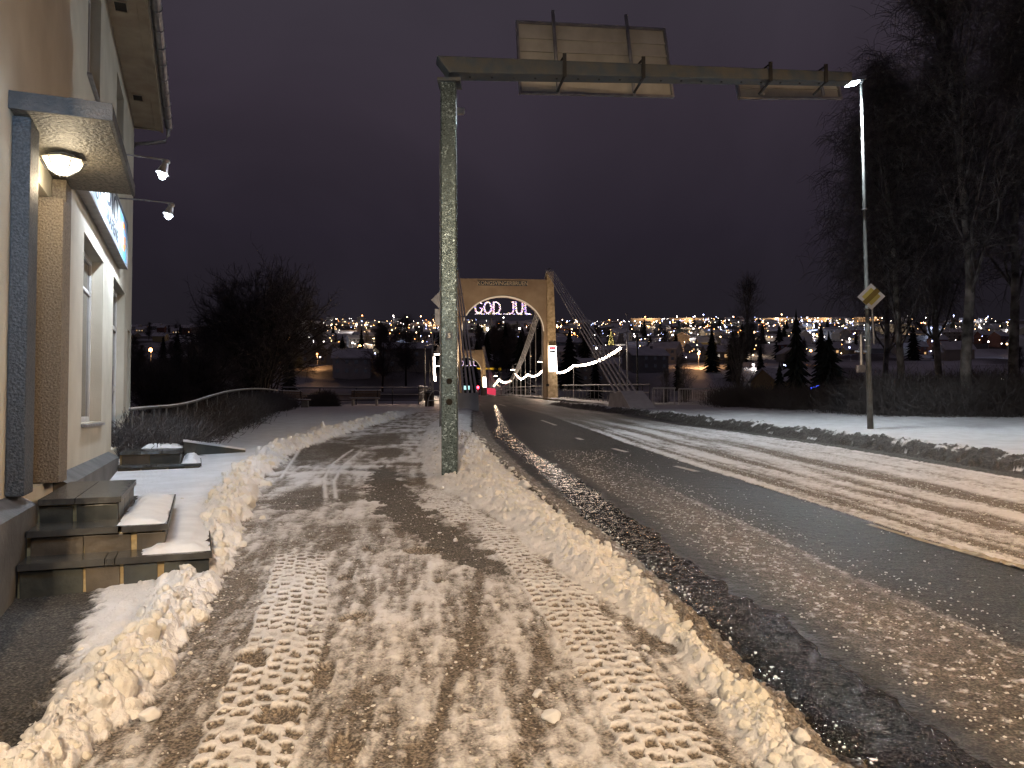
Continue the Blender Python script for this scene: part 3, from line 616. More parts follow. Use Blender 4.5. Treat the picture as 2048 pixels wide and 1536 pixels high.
m = MB(); m.box((-.11, 14.16, .95), (-.10, 14.17, .96))

# porch lamp under the canopy
pl = empty('porch_lamp', BW(.20, 7.02, 3.77), BR, 'glowing lantern-shaped porch lamp under the canopy', 'lamp')
q = MB(); q.tube([(0, 0, 0), (0, 0, -.02)], [.10, .12], 6); q.tube([(0, 0, -.02), (0, 0, -.045)], [.12, .175], 6); q.obj('cap', 'soffit', pl)
q = MB(); q.tube([(0, 0, -.056), (0, 0, -.12), (0, 0, -.165)], [.160, .125, .05], 6); q.obj('glass_shade', 'porch', pl)
q = MB()
for k in range(6):
    t = 2*PI*k/6; c, s_ = math.cos(t), math.sin(t); q.tube([(.166*c, .166*s_, -.055), (.132*c, .132*s_, -.12), (.054*c, .054*s_, -.17)], .006, 5)
q.obj('cage', 'canopyd', pl)
light('porch_lamp_light', 'POINT', BW(.24, 7.02, 3.50), 15, (1, .80, .52), size=.06)

# the sign over the shop window: board, then flat lettering
sg = empty('shop_sign', (-1.40, 0, 0), BR, 'white and blue shop sign board fixed to the wall above the window', 'sign')
s0, s1, z0, z1 = 8.72, 14.5, 4.10, 4.86
M['signface'] = mat('sign_white', (.78, .82, .86), .4); M['signblue'] = mat('sign_blue', (.10, .36, .68), .4); M['signpale'] = mat('sign_pale_blue', (.42, .63, .82), .4, nscale=1.6, col2=(.68, .78, .86)); M['ink'] = mat('sign_ink', (.04, .06, .09), .5); M['orange'] = mat('sign_orange', (.85, .20, .03), .45)
b0 = MB().box((.004, s0, z0), (.11, s1, z1)).obj('board', 'signface', sg)
MB().box((.111, s0+.03, z0+.03), (.113, s1-1.30, z0+.40)).obj('print_panel', 'signpale', sg)
MB().box((.111, s1-1.28, z0+.03), (.114, s1-.03, z1-.03)).obj('print_panel', 'signblue', sg)
fm = MB(); fm.box((.004, s0-.03, z0-.035), (.135, s1+.03, z0-.002)); fm.box((.004, s0-.03, z1+.002), (.135, s1+.03, z1+.03)); fm.box((.004, s0-.03, z0), (.135, s0-.002, z1)); fm.box((.004, s1+.002, z0), (.135, s1+.03, z1)); fm.obj('frame', 'zinc', sg)
def sign_text(body, size, a, z, matn, bold=0, sx=1, lift=.1165):
    me = text_mesh(body, size, .0015, bold, sx); me.materials.append(M[matn]); o = link('lettering', me, sg); o.location = (lift, a, z); o.rotation_euler = (PI/2, 0, PI/2); return o
sign_text('STUDIO', .56, 11.2, z0+.52, 'ink', .004, 1.75)
sign_text('FOTOGRAFENE', .26, 11.4, z0+.19, 'ink', .004, 1.75)
sign_text('G', .62, s1-.62, z0+.40, 'orange', .02, 1.5)

# two lamps on long arms over the sign
def arm_lamp(a_, label):
    r = empty('sign_lamp', BW(.001, a_, 5.06), BR, label, 'lamp', 'arm lamps over the shop sign')
    MB().tube([(0, 0, 0), (.42, 0, .012), (.84, 0, 0)], .013, 6).obj('arm', 'zinc', r)
    MB().tube([(0, 0, 0), (.012, 0, 0)], .05, 10).obj('wall_plate', 'zinc', r)
    h = MB(); h.ball((.86, 0, -.03), .055, sc=(1, 1, .8)); h.tube([(.86, 0, -.02), (.845, 0, -.09), (.81, 0, -.20)], [.035, .05, .085], 12, cap=False); h.obj('shade', 'zinc', r, smooth=True)
    MB().ball((.815, 0, -.19), .075, sc=(.8, 1, 1.25)).obj('bulb', 'cold', r)
    return r
arm_lamp(11.1, 'cold white spot lamp on a long arm, the one nearer the porch canopy')
arm_lamp(13.5, 'cold white spot lamp on a long arm near the far corner of the shop')
for a_ in (11.1, 13.5):
    light('sign_lamp_light', 'SPOT', BW(.78, a_, 4.80), 430, (.78, .88, 1), size=.05, spot=150, blend=.8, target=BW(.15, a_, 3.6))

# ------------------------------------------------------------------ stone steps
def stairs(name, label, slabs, group):
    """slabs: (a0, a1, n1, ztop) from the lowest up; face stones are separate parts with mortar between"""
    r = empty(name, (-1.40, 0, 0), BR, label, 'steps', group)
    zprev = None
    for i, (a0, a1, n1, zt) in enumerate(slabs):
        zb = slabs[i-1][3] if i else zt-.30
        hgt = zt-.045
        c = MB().box((.16, a0+.035, zb-.25), (n1-.035, a1, hgt-.002)); c.obj('mortar_core', 'mortar', r)
        # irregular face stones on the near side
        y = .17; k = 0
        while y < n1-.03:
            w = min(random.uniform(.20, .44), n1-y); w = n1-y if n1-y-w < .16 else w; sk = random.uniform(-.03, .03)
            zt_, zb_ = hgt-.006-random.uniform(0, .012), zb-.24
            x0, x1 = y+.014, y+w-.014
            pts = [(x0, a0+.012+random.uniform(0, .01), zb_), (x1, a0+.012, zb_), (x1, a0+.06, zb_), (x0, a0+.06, zb_), (x0+sk, a0+.012, zt_), (x1+sk*.5, a0+.012+random.uniform(0, .01), zt_), (x1+sk*.5, a0+.06, zt_), (x0+sk, a0+.06, zt_)]
            MB().hexa(pts).obj('stone', random.choice(('stone', 'stone', 'stone3')), r, bevel=.006); y += w
        y = a0+.06
        while y < a1-.05:
            w = min(random.uniform(.35, .6), a1-y); w = a1-y if a1-y-w < .16 else w
            MB().box((n1-.06, y+.010, zb-.24), (n1-.012, y+w-.010, hgt-.006)).obj('stone', 'stone', r, bevel=.006); y += w
        # tread slabs with a slightly ragged nose
        cuts = [.16] + sorted(random.uniform(.4, n1-.25) for _ in range(1 if n1 < 1 else 2)) + [n1+.012]
        for x0, x1 in zip(cuts[:-1], cuts[1:]):
            if x1-x0 < .05: continue
            k = 9; top = []; nose = [a0-.012-.010*random.random() for _ in range(k)]
            mm = MB(); xs = np.linspace(x0+.003, x1-.003, k)
            for s_ in range(k-1):
                mm.hexa([(xs[s_], nose[s_], hgt), (xs[s_+1], nose[s_+1], hgt), (xs[s_+1], a1, hgt), (xs[s_], a1, hgt), (xs[s_], nose[s_]+.006, zt), (xs[s_+1], nose[s_+1]+.006, zt), (xs[s_+1], a1, zt), (xs[s_], a1, zt)])
            mm.obj('tread_slab', 'stone2', r)
    return r
st1 = stairs('stone_steps', 'near slate stone steps below the lantern, snow on the outer treads', [(5.69, 8.9, 1.40, .505), (5.985, 8.30, 1.09, .690), (6.40, 8.06, .73, .875)], 'stone steps at the shop doors')
st2 = stairs('stone_steps', 'far slate stone steps with a low ramp at the glazed shop door', [(12.90, 15.6, 1.36, .720), (13.20, 15.35, 1.06, .915)], 'stone steps at the shop doors')
# snow lying on the treads, thin and uneven with ragged inner edge
def tread_snow(a0, a1, n0, n1, z, th, parent, diag=0.0):
    nx, ny = 40, 60; X, Y = np.meshgrid(np.linspace(n0, n1, nx), np.linspace(a0, a1, ny)); e_ = np.minimum(np.minimum((n1-X), (a1-Y)), (Y-a0))
    inner = X-n0-diag*(Y-a0) + .10*(fbm(X*9, Y*9, 3, 401)-.5); t = th*1.7*sm(0, .14, e_+.10*(fbm(X*9, Y*9, 3, 404)-.55))*sm(0, .12, inner)*(.6+.8*fbm(X*5, Y*5, 3, 403))
    mz = np.where(sm(0, .06, inner) > .02, z+t, z-.03); i_ = np.arange(X.size).reshape(X.shape); F = np.stack([i_[:-1, :-1], i_[:-1, 1:], i_[1:, 1:], i_[1:, :-1]], -1).reshape(-1, 4)
    return link('tread_snow', np_mesh('tread_snow', np.stack([X, Y, mz], -1).reshape(-1, 3), F, ['snow'], True), parent)
tread_snow(6.03, 8.28, .74, 1.085, .690, .016, st1); tread_snow(5.74, 8.88, .92, 1.40, .505, .022, st1, -.0)
tread_snow(13.0, 15.5, 1.06, 1.36, .720, .05, st2); tread_snow(14.3, 15.3, .4, 1.06, .915, .035, st2)
c1 = G(490, 906); lc = bld.matrix_basis.inverted() @ c1
rm_ = MB(); rm_.hexa([(1.07, 15.0, .1), (lc.x, lc.y-.15, lc.z-.25), (lc.x, lc.y+.1, lc.z-.25), (1.07, 15.3, .1), (1.07, 15.0, 1.0), (lc.x, lc.y-.15, lc.z+.06), (lc.x, lc.y+.1, lc.z+.06), (1.07, 15.3, 1.0)]); rm_.obj('ramp_cheek', 'stone', st2)
rm_ = MB(); rm_.hexa([(1.06, 14.97, 1.003), (lc.x, lc.y-.18, lc.z+.063), (lc.x, lc.y+.13, lc.z+.063), (1.06, 15.33, 1.003), (1.06, 14.97, 1.04), (lc.x, lc.y-.18, lc.z+.09), (lc.x, lc.y+.13, lc.z+.09), (1.06, 15.33, 1.04)]); rm_.obj('coping', 'snow', st2)

# ------------------------------------------------------------------ loose snow lumps joined into the two ridges
ico = bmesh.new(); bmesh.ops.create_icosphere(ico, subdivisions=3, radius=1.0); icoV = np.array([v.co[:] for v in ico.verts]); icoF = np.array([[v.index for v in f.verts] for f in ico.faces]); ico.free()
ico = bmesh.new(); bmesh.ops.create_icosphere(ico, subdivisions=2, radius=1.0); ic2V = np.array([v.co[:] for v in ico.verts]); ic2F = np.array([[v.index for v in f.verts] for f in ico.faces]); ico.free()
def lumpV(V, seed, r):
    rs = np.random.default_rng(seed); D = V.copy()
    for _ in range(11):   # flat facets chipped off a ball
        n_ = rs.normal(size=3); n_ /= np.linalg.norm(n_); h_ = rs.uniform(.45, .85); dd = D@n_ - h_; D = D - np.clip(dd, 0, None)[:, None]*n_*.92
    D = D + .06*np.sign(D)*0 + .10*(vn(D[:, 0:1]*9+seed, D[:, 1:2]*9+D[:, 2:3]*7, seed+5)-.5)*D
    q = .10*(vn(D[:, 0]*3+seed, D[:, 1]*3+D[:, 2]*2, seed)-.5)+.12*(vn(D[:, 0]*6+D[:, 2]*5, D[:, 1]*6+D[:, 2]*5+seed, seed+1)-.5)
    D = D*(1+q[:, None]*2); A = np.linalg.qr(rs.normal(size=(3, 3)))[0]; D = (D*np.array([1, rs.uniform(.6, 1), rs.uniform(.5, .85)]))@A.T
    return D*r
lumpsV = [lumpV(icoV, k, 1) for k in range(10)]; lumps2 = [lumpV(ic2V, 50+k, 1) for k in range(12)]
ico = bmesh.new(); bmesh.ops.create_icosphere(ico, subdivisions=1, radius=1.0); _v = np.array([v.co[:] for v in ico.verts]); ic1F = np.array([[v.index for v in f.verts] for f in ico.faces]); ico.free()
ic1 = [_v*np.random.default_rng(k).uniform(.55, 1.3, (len(_v), 1))*np.array([1.2, .9, .7]) for k in range(8)]
def scatter(name, items, label, cat):
    V = []; F = []; n = 0
    for (x, y, z, r) in items:
        big = r > .055
        T, FF = (lumpsV[rng.integers(10)], icoF) if big else ((lumps2[rng.integers(12)], ic2F) if r > .014 else (ic1[rng.integers(8)], ic1F))
        a = rng.uniform(0, 6.28); R = np.array([[math.cos(a), -math.sin(a), 0], [math.sin(a), math.cos(a), 0], [0, 0, 1]])
        V.append((T@R.T)*r + np.array([x, y, z])); F.append(FF+n); n += len(T)
    me = np_mesh(name, np.concatenate(V), np.concatenate(F), ['banksnow'], True); return tag(link(name, me), label, cat, kind='stuff')
def zs(xs, ys): return ground_fields(np.array([xs]), np.array([ys]))[0][0]
it = []; n_ = 1500
ys = rng.uniform(0, 1, n_)**1.5*26+2.7; wR_ = np.interp(ys, [2, 4, 9, 16, 30], [.17, .19, .30, .36, .40]); t_ = rng.normal(0, .55, n_); xs = cRL(ys)+t_*wR_; r_ = np.clip(rng.lognormal(-3.35, .5, n_), .012, .075)*rng.choice([.6, .8, 1.0, 1.5], n_)*np.interp(ys, [3, 9], [.8, 1.25])*np.where(np.abs(t_) > 1, .45, 1); z_ = zs(xs, ys)
M['snow'].node_tree
it = [(a, b, c-r*.38, r*1.1) for a, b, c, r in zip(xs, ys, z_, r_)]
n_ = 70; ys = rng.uniform(0, 1, n_)**1.3*20+2.8; xs = cRL(ys)+rng.normal(0, .35, n_)*.18; r_ = rng.uniform(.06, .105, n_)*np.interp(ys, [3, 9], [.85, 1.4]); z_ = zs(xs, ys)
it += [(a, b, c-r*.30, r) for a, b, c, r in zip(xs, ys, z_, r_)]
scatter('snow_lumps', it, 'ploughed ridge of broken snow lumps along the left side of the walkway', 'snow ridge')
n_ = 2900; ys = rng.uniform(0, 1, n_)**1.4*17+2.8; bl_, br_ = cBL(ys), cBR(ys); t_ = np.clip(rng.beta(3.2, 1.7, n_), 0, 1)*1.08; xs = bl_+t_*(br_-bl_); r_ = np.clip(rng.lognormal(-3.85, .5, n_), .008, .055)*np.where(ys > 6, 1.25, 1); z_ = zs(xs, ys)
scatter('snow_lumps', [(a, b, c-r*.25, r) for a, b, c, r in zip(xs, ys, z_, r_)], 'lumpy ploughed snow bank between the walkway and the road', 'snow bank')
n_ = 3200; ys = rng.uniform(0, 1, n_)**1.15*8+2.7; lo = cRL(ys)+.20; hi = cSE(ys)+.15; xs = lo+rng.uniform(0, 1, n_)*(hi-lo); r_ = np.clip(rng.lognormal(-5.3, .45, n_), .003, .014); z_ = zs(xs, ys)
scatter('snow_crumbs', [(a, b, c+r*.2, r) for a, b, c, r in zip(xs, ys, z_, r_)], 'small crumbs of packed snow strewn over the walkway', 'snow crumbs')
n_ = 9000; ys = rng.uniform(0, 1, n_)**1.1*13+2.9; lo = cSE(ys)+.0; hi = np.minimum(cK(ys), 6.0); xs = lo+rng.uniform(0, 1, n_)*(hi-lo); qn = (np.abs(xs-cWT(ys)) > .40)&((np.abs(xs-cDK(ys)*.7-cWT(ys)*.3) < .8)|(xs > cS1(ys))|(rng.uniform(0, 1, n_) < .12)); xs, ys = xs[qn], ys[qn]; r_ = np.clip(rng.lognormal(-5.1, .4, len(xs)), .003, .013); z_ = zs(xs, ys)
scatter('slush_grains', [(a, b, c+r*.2, r) for a, b, c, r in zip(xs, ys, z_, r_)], 'grains of frozen slush thrown over the road surface', 'slush grains')
for (px, py, r, lab) in ((298, 1446, .055, 'loose snow lump on the walkway beside the ridge, at the bottom left'), (404, 1266, .030, 'small loose snow lump lying beside the ridge near the steps'), (1238, 1256, .030, 'angular snow chip between tyre track and snow bank'), (1290, 1298, .034, 'flat snow chip below the angular one near the bank'), (1076, 1392, .034, 'pale flat snow chip alone on the brown slush'), (1100, 1440, .055, 'broad flat snow lump beside the right tyre track'), (1430, 1416, .040, 'long flat ice chip by the snow bank, low right'), (1050, 978, .11, 'large upright snow block on top of the bank'), (910, 1083, .035, 'white snow chip on the dark bare wedge'), (880, 1068, .025, 'tiny snow chip on the dark bare wedge')):
    p = Gz(px, py); k = random.randrange(10); me = np_mesh('snow_lump', lumpsV[k]*r*np.array([1.1, 1, .75]), icoF, ['snow'], True); o = link('snow_lump', me); o.location = (p.x, p.y, p.z+r*.35); o.rotation_euler = (0, 0, random.uniform(0, 6)); tag(o, lab, 'snow lump')

# ------------------------------------------------------------------ sign gantry over the road
gb = G(900, 958); gan = empty('sign_gantry', gb, 0, 'tall galvanized gantry post with a tapered arm reaching over the road', 'gantry')
top = P(902, 163, gb.y); hz = top.z-gb.z
m = MB(); m.box((-.115, -.115, -.3), (.115, .115, hz)); o = m.obj('post', 'galv', gan, bevel=.018); o.rotation_euler = (0, math.radians(-.15), 0)
m = MB(); m.tube([(-.135, -.05, 1.0), (-.135, -.05, hz-.9)], .012, 6); m.obj('cable_conduit', 'zinc', gan)
# beam
pl_ = P(878, 120, gb.y); pr_ = P(1698, 149, 12.25); pbl = P(915, 152, gb.y)
hL = .245; hR = .155; dL = .30; dR = .20
a = pl_-gb; b = pr_-gb; ax = (b-a); L_ = ax.length; ax.normalize(); bk = Vector((-ax.y, ax.x, 0)).normalized()
def bp_(t, s, zz):  # t along, s back, zz down fraction
    h_ = hL+(hR-hL)*t; d_ = dL+(dR-dL)*t; p = a.lerp(b, t); return p + bk*(s*d_-d_/2+.0) + Vector((0, 0, -zz*h_))
m = MB(); m.hexa([bp_(.022, 0, 1), bp_(1, 0, 1), bp_(1, 1, 1), bp_(.022, 1, 1), bp_(-.006, 0, 0), bp_(1, 0, 0), bp_(1, 1, 0), bp_(-.006, 1, 0)]); bm_o = m.obj('arm', 'galvbeam', gan, bevel=.012)
M['bolt'] = M['black']
for k in range(18):
    t = .07+k*.05; p = bp_(t, .5, 1.0); MB().tube([p+Vector((0, 0, .0)), p+Vector((0, 0, -.012))], .018, 6).obj('bolt', 'black', bm_o)
m = MB(); p0 = bp_(.012, .0, 1); m.box((-.17, -.17, hz-.055), (.17, .17, hz-.005)); m.obj('cap_plate', 'galvbeam', gan, bevel=.006)
m = MB(); m.box((-.05, -.1205, 2.02), (.05, -.1165, 2.14)); stk = m.obj('number_sticker', 'ink', gan)
me = text_mesh('5', .085, .001, .003); me.materials.append(M['white']); t5 = link('lettering', me, stk); t5.location = (0, -.1222, 2.08); t5.rotation_euler = (PI/2, 0, 0)
for z_ in (1.12, 1.42): MB().tube([(-.0, -.112, z_), (-.0, -.122, z_)], .045 if z_ > 1.2 else .05, 9).obj('access_hole', 'darkvoid', gan)
# sign boards seen from behind
def board_sign(name, corners, yl, yr, posts, label, ribs, ztop_extra):
    tl, tr, br, bl = [P(c[0], c[1], yl if i in (0, 3) else yr) for i, c in enumerate(corners)]
    org = (bl+br)/2; r = empty(name, org, 0, label, 'road sign', 'direction signs on the gantry arm')
    tl, tr, br, bl = [q-org for q in (tl, tr, br, bl)]; X = (br-bl).normalized(); B = Vector((-X.y, X.x, 0)).normalized()
    def pt(u, v, d): return bl.lerp(br, u).lerp(tl.lerp(tr, u), v)+B*d
    def slab(u0, v0, u1, v1, d0, d1): return [pt(u0, v0, d0), pt(u1, v0, d0), pt(u1, v0, d1), pt(u0, v0, d1), pt(u0, v1, d0), pt(u1, v1, d0), pt(u1, v1, d1), pt(u0, v1, d1)]
    for k in range(len(ribs)-1):
        MB().hexa(slab(.008, ribs[k]+.004, .992, ribs[k+1]-.004, .028, .040)).obj('panel', 'signback', r)
    for k in ribs[1:-1]: MB().hexa(slab(.008, k-.012, .992, k+.012, 0.0, .027)).obj('rib', 'signback', r)
    f = MB(); w = .035/(br-bl).length; v_ = .035/(tl-bl).length
    f.hexa(slab(0, 0, 1, v_, -.02, .043)); f.hexa(slab(0, 1-v_, 1, 1, -.02, .043)); f.hexa(slab(0, v_, w, 1-v_, -.02, .043)); f.hexa(slab(1-w, v_, 1, 1-v_, -.02, .043)); f.obj('frame', 'zinc', r)
    for u, v1 in posts:
        MB().tube([pt(u, -.005 if v1 > 1.1 else .12, -.052), pt(u, v1, -.052)], .030, 10).obj('post', 'zinc', r, smooth=True)
    return r
board_sign('direction_sign', [(1032, 41), (1330, 57), (1348, 195), (1039, 187)], 12.05, 12.75, [(.235, 1.14), (.725, 1.14)], 'large direction sign seen from behind, standing above the gantry arm', [0, .22, .42, .60, .78, 1], 0)
board_sign('direction_sign', [(1470, 152), (1676, 158), (1684, 198), (1478, 198)], 12.4, 12.85, [(.22, .6), (.80, .6)], 'small direction sign seen from behind, hanging below the outer gantry arm', [0, .5, 1], 0)
for px, py0, py1 in ((1121, 119, 186), (1275, 121, 188), (1535, 130, 190), (1653, 129, 192)):
    t = (P(px, 140, 12).x-gb.x-a.x)/(b.x-a.x); c = a.lerp(b, t); h_ = hL+(hR-hL)*t; d_ = dL+(dR-dL)*t; q = MB()
    f = c-bk*(d_/2+.012); q.hexa([f+Vector((-.028, -.012, -h_-.03)), f+Vector((.028, -.012, -h_-.03)), f+Vector((.028, .01, -h_-.03)), f+Vector((-.028, .01, -h_-.03)), f+Vector((-.028, -.012, .10)), f+Vector((.028, -.012, .10)), f+Vector((.028, .01, .10)), f+Vector((-.028, .01, .10))])
    q.tube([f+Vector((0, .0, -h_-.02)), c+bk*(d_/2+.10)+Vector((-.03, 0, -h_-.10))], .022, 6); q.tube([f+Vector((0, .0, .07)), c+bk*(d_/2+.10)+Vector((-.03, 0, .07))], .018, 6); q.obj('clamp', 'black', gan)

# street lamp pole standing behind the gantry post, with two signs
pb = G(882.5, 860); hp = P(884, 222, pb.y); r = empty('street_lamp', pb, 0, 'unlit slim lamp pole directly behind the gantry post, signs on it', 'street lamp')
hz2 = hp.z-pb.z
MB().tube([(0, 0, -.2), (0, 0, hz2*.5), (.02, 0, hz2)], [.055, .045, .035], 10).obj('pole', 'zinc', r, smooth=True)
MB().tube([(.02, 0, hz2-.02), (.35, 0, hz2+.02)], .025, 8).obj('arm', 'zinc', r)
MB().box((.30, -.12, hz2-.06), (.66, .12, hz2+.06)).obj('lamp_head', 'white', r, bevel=.03)
MB().box((.34, -.09, hz2-.085), (.62, .09, hz2-.062)).obj('lens', 'white', r)
ds = empty('priority_sign', P(884, 600, pb.y-.06), 0, 'grey back of a diamond sign behind the gantry post', 'road sign'); MB().hexa([(0, -.01, -.30), (.30, -.01, 0), (.30, .01, 0), (0, .01, -.30), (-.30, -.01, 0), (0, -.01, .30), (0, .01, .30), (-.30, .01, 0)]).obj('plate', 'zinc', ds); MB().tube([(0, .03, -.2), (0, .03, .2)], .02).obj('bracket', 'zinc', ds)
ds = empty('plate_sign', P(882, 634, pb.y-.06), 0, 'grey back of a rectangular plate below the diamond sign', 'road sign'); MB().box((-.17, -.01, -.22), (.17, .01, .22)).obj('plate', 'zinc', ds); MB().tube([(0, .03, -.15), (0, .03, .15)], .02).obj('bracket', 'zinc', ds)

# the lit lamp pole on the right verge
pb = Gz(1741, 866); r = empty('street_lamp', pb, 0, 'tall lit street lamp on the right verge, white head level with the gantry arm', 'street lamp')
tp = P(1722, 168, pb.y)-pb
MB().tube([(0, 0, -.2), tp*.30, tp*.302, tp*.62, tp], [.076, .066, .052, .038, .028], 12).obj('pole', mat('pole_galv', (.20, .21, .20), .5, .3, nscale=6, col2=(.12, .12, .12)), r, smooth=True)
hd = P(1706, 163, pb.y-.15)-pb
m = MB(); m.hexa([hd+Vector((-.12, -.14, -.07)), hd+Vector((.28, -.14, .02)), hd+Vector((.28, .14, .02)), hd+Vector((-.12, .14, -.07)), hd+Vector((-.06, -.12, .06)), hd+Vector((.30, -.12, .12)), hd+Vector((.30, .12, .12)), hd+Vector((-.06, .12, .06))]); m.obj('lamp_head', 'zinc', r, bevel=.015)
m = MB(); m.hexa([hd+Vector((-.16, -.12, -.10)), hd+Vector((.12, -.12, -.05)), hd+Vector((.12, .12, -.05)), hd+Vector((-.16, .12, -.10)), hd+Vector((-.14, -.12, .03)), hd+Vector((.12, -.12, -.04)), hd+Vector((.12, .12, -.04)), hd+Vector((-.14, .12, .03))]); m.obj('lens', 'led', r)
MB().tube([tp, hd+Vector((.25, 0, .07))], .03, 8).obj('arm', 'zinc', r)
for z_ in (2.1, 2.6, 3.05, 5.6): MB().tube([tp*(z_/tp.z)-Vector((0, 0, .015)), tp*(z_/tp.z)+Vector((0, 0, .015))], .092-.004*z_, 12).obj('band', 'zinc', r)
light('verge_lamp_light', 'SPOT', pb+hd+Vector((-.1, -.05, -.16)), 2400, (.86, .95, 1), size=.12, spot=160, blend=.5, target=pb+Vector((-2.5, -2.0, 0)))
m = MB(); hb_ = P(1722, 705, pb.y)-pb
m.tube([hb_+Vector((0, 0, -.45)), hb_+Vector((0, 0, .45))], .05, 8); m.box(tuple(hb_+Vector((-.09, -.07, -.5))), tuple(hb_+Vector((.07, .07, -.32)))); m.tube([hb_+Vector((0, 0, .4)), Vector((0, 0, hb_.z+.4))], .014, 6); m.tube([hb_+Vector((0, 0, -.42)), Vector((0, 0, hb_.z-.42))], .014, 6); m.tube([hb_+Vector((-.16, 0, .02)), Vector((0, 0, hb_.z+.02))], .03, 6); m.obj('control_box', 'zinc', r)
sp_ = P(1742.5, 593, pb.y-.14)
dsg = empty('end_of_priority_sign', sp_, math.radians(-8), 'white and yellow diamond road sign on the lamp pole', 'road sign')
def dia(s, y, mt, nm, z=0): 
    return MB().hexa([(0, y, -s), (s, y, 0), (s, y+.004, 0), (0, y+.004, -s), (-s, y, 0), (0, y, s), (0, y+.004, s), (-s, y+.004, 0)]).obj(nm, mt, dsg)
M['symy'] = mat('sign_yellow', (.62, .54, .16), .35); M['symb'] = mat('sign_brown_band', (.20, .14, .03), .4); M['symw'] = mat('sign_reflective_white', (.80, .80, .84), .35)
dia(.335, 0, 'symw', 'plate'); dia(.225, -.0055, 'symy', 'yellow_field')
w = .045; d_ = .335/2
MB().hexa([(-d_-w, -.0115, -d_+w), (-d_+w, -.0115, -d_-w), (-d_+w, -.0075, -d_-w), (-d_-w, -.0075, -d_+w), (d_-w, -.0115, d_+w), (d_+w, -.0115, d_-w), (d_+w, -.0075, d_-w), (d_-w, -.0075, d_+w)]).obj('diagonal_band', 'symb', dsg)
q1 = P(1746, 615, pb.y-.1)-sp_; q2 = P(1750, 688, pb.y-.1)-sp_
RZ = Matrix.Rotation(math.radians(8), 4, 'Z'); MB().tube([RZ@Vector((0, .05, .12)), RZ@(q1+Vector((0, .05, 0))), RZ@(q2+Vector((0, .05, 0)))], .030, 8).obj('sign_post', 'zinc', dsg)

# ------------------------------------------------------------------ the bridge
SL = -.095
def rx(off, y): return off + SL*(y-70)          # off: lateral place at the first tower (y = 70)
def deck_strip(name, o0, o1, y0, y1, dz, thick, surf, n=70, jag=0.0):
    ys = np.linspace(y0, y1, n); xs = np.linspace(0, 1, 26); X = np.array([[rx(o0, y)+(o1-o0)*t for t in xs] for y in ys]); Y = np.repeat(ys[:, None], 26, 1)
    Z = g(Y)+dz + jag*(fbm(X*5, Y*3, 3, 501)-.5) ; S = surf((X-[[rx(o0, y)] for y in ys])/(o1-o0), Y); i_ = np.arange(X.size).reshape(X.shape)
    F = np.stack([i_[:-1, :-1], i_[:-1, 1:], i_[1:, 1:], i_[1:, :-1]], -1).reshape(-1, 4)
    return link(name, np_mesh(name, np.stack([X, Y, Z], -1).reshape(-1, 3), F, ['ground'], True, S.reshape(-1, 4)))
def s_road(t, Y):
    n = fbm(t*30, Y*.4, 3, 511); S = .0+.8*np.exp(-((t-.97)/.03)**2)+.6*np.exp(-((t-.03)/.03)**2)+.25*np.exp(-((t-.62)/.02)**2)*n; return np.stack([np.clip(S, 0, 1), .35+.3*(n-.5), np.clip(.15+n-.5, 0, 1), t*0+1], -1)
def s_snowy(t, Y):
    n = fbm(t*8, Y*.8, 3, 513); return np.stack([np.clip(.5+1.1*n-.2, 0, 1), t*0, t*0+.7, t*0+1], -1)
tag(deck_strip('road', -4.35, 2.75, 48.4, 186, -.05, 0, s_road), kind='structure')
tag(deck_strip('bridge_footway', -8.0, -4.36, 47.5, 186, .06, 0, s_snowy, jag=.06), kind='structure'); tag(deck_strip('bridge_footway', 2.76, 4.7, 40.0, 186, .10, 0, s_snowy, jag=.16), kind='structure')
m = MB()
for y0, y1 in zip(np.linspace(47, 176, 30)[:-1], np.linspace(47, 176, 30)[1:]):
    z0, z1 = float(g(y0)), float(g(y1)); m.hexa([(rx(-8.1, y0), y0, z0-1.0), (rx(4.8, y0), y0, z0-1.0), (rx(4.8, y1), y1, z1-1.0), (rx(-8.1, y1), y1, z1-1.0), (rx(-8.1, y0), y0, z0-.12), (rx(4.8, y0), y0, z0-.12), (rx(4.8, y1), y1, z1-.12), (rx(-8.1, y1), y1, z1-.12)])
brg = empty('suspension_bridge', (0, 0, 0), 0, 'suspension bridge with two tan arched towers, its cables and railings', 'bridge')
m.obj('deck', 'concrete', brg)
strip('lane_marking', [(998, 807), (1012, 811)], .12, 'paint', 3)
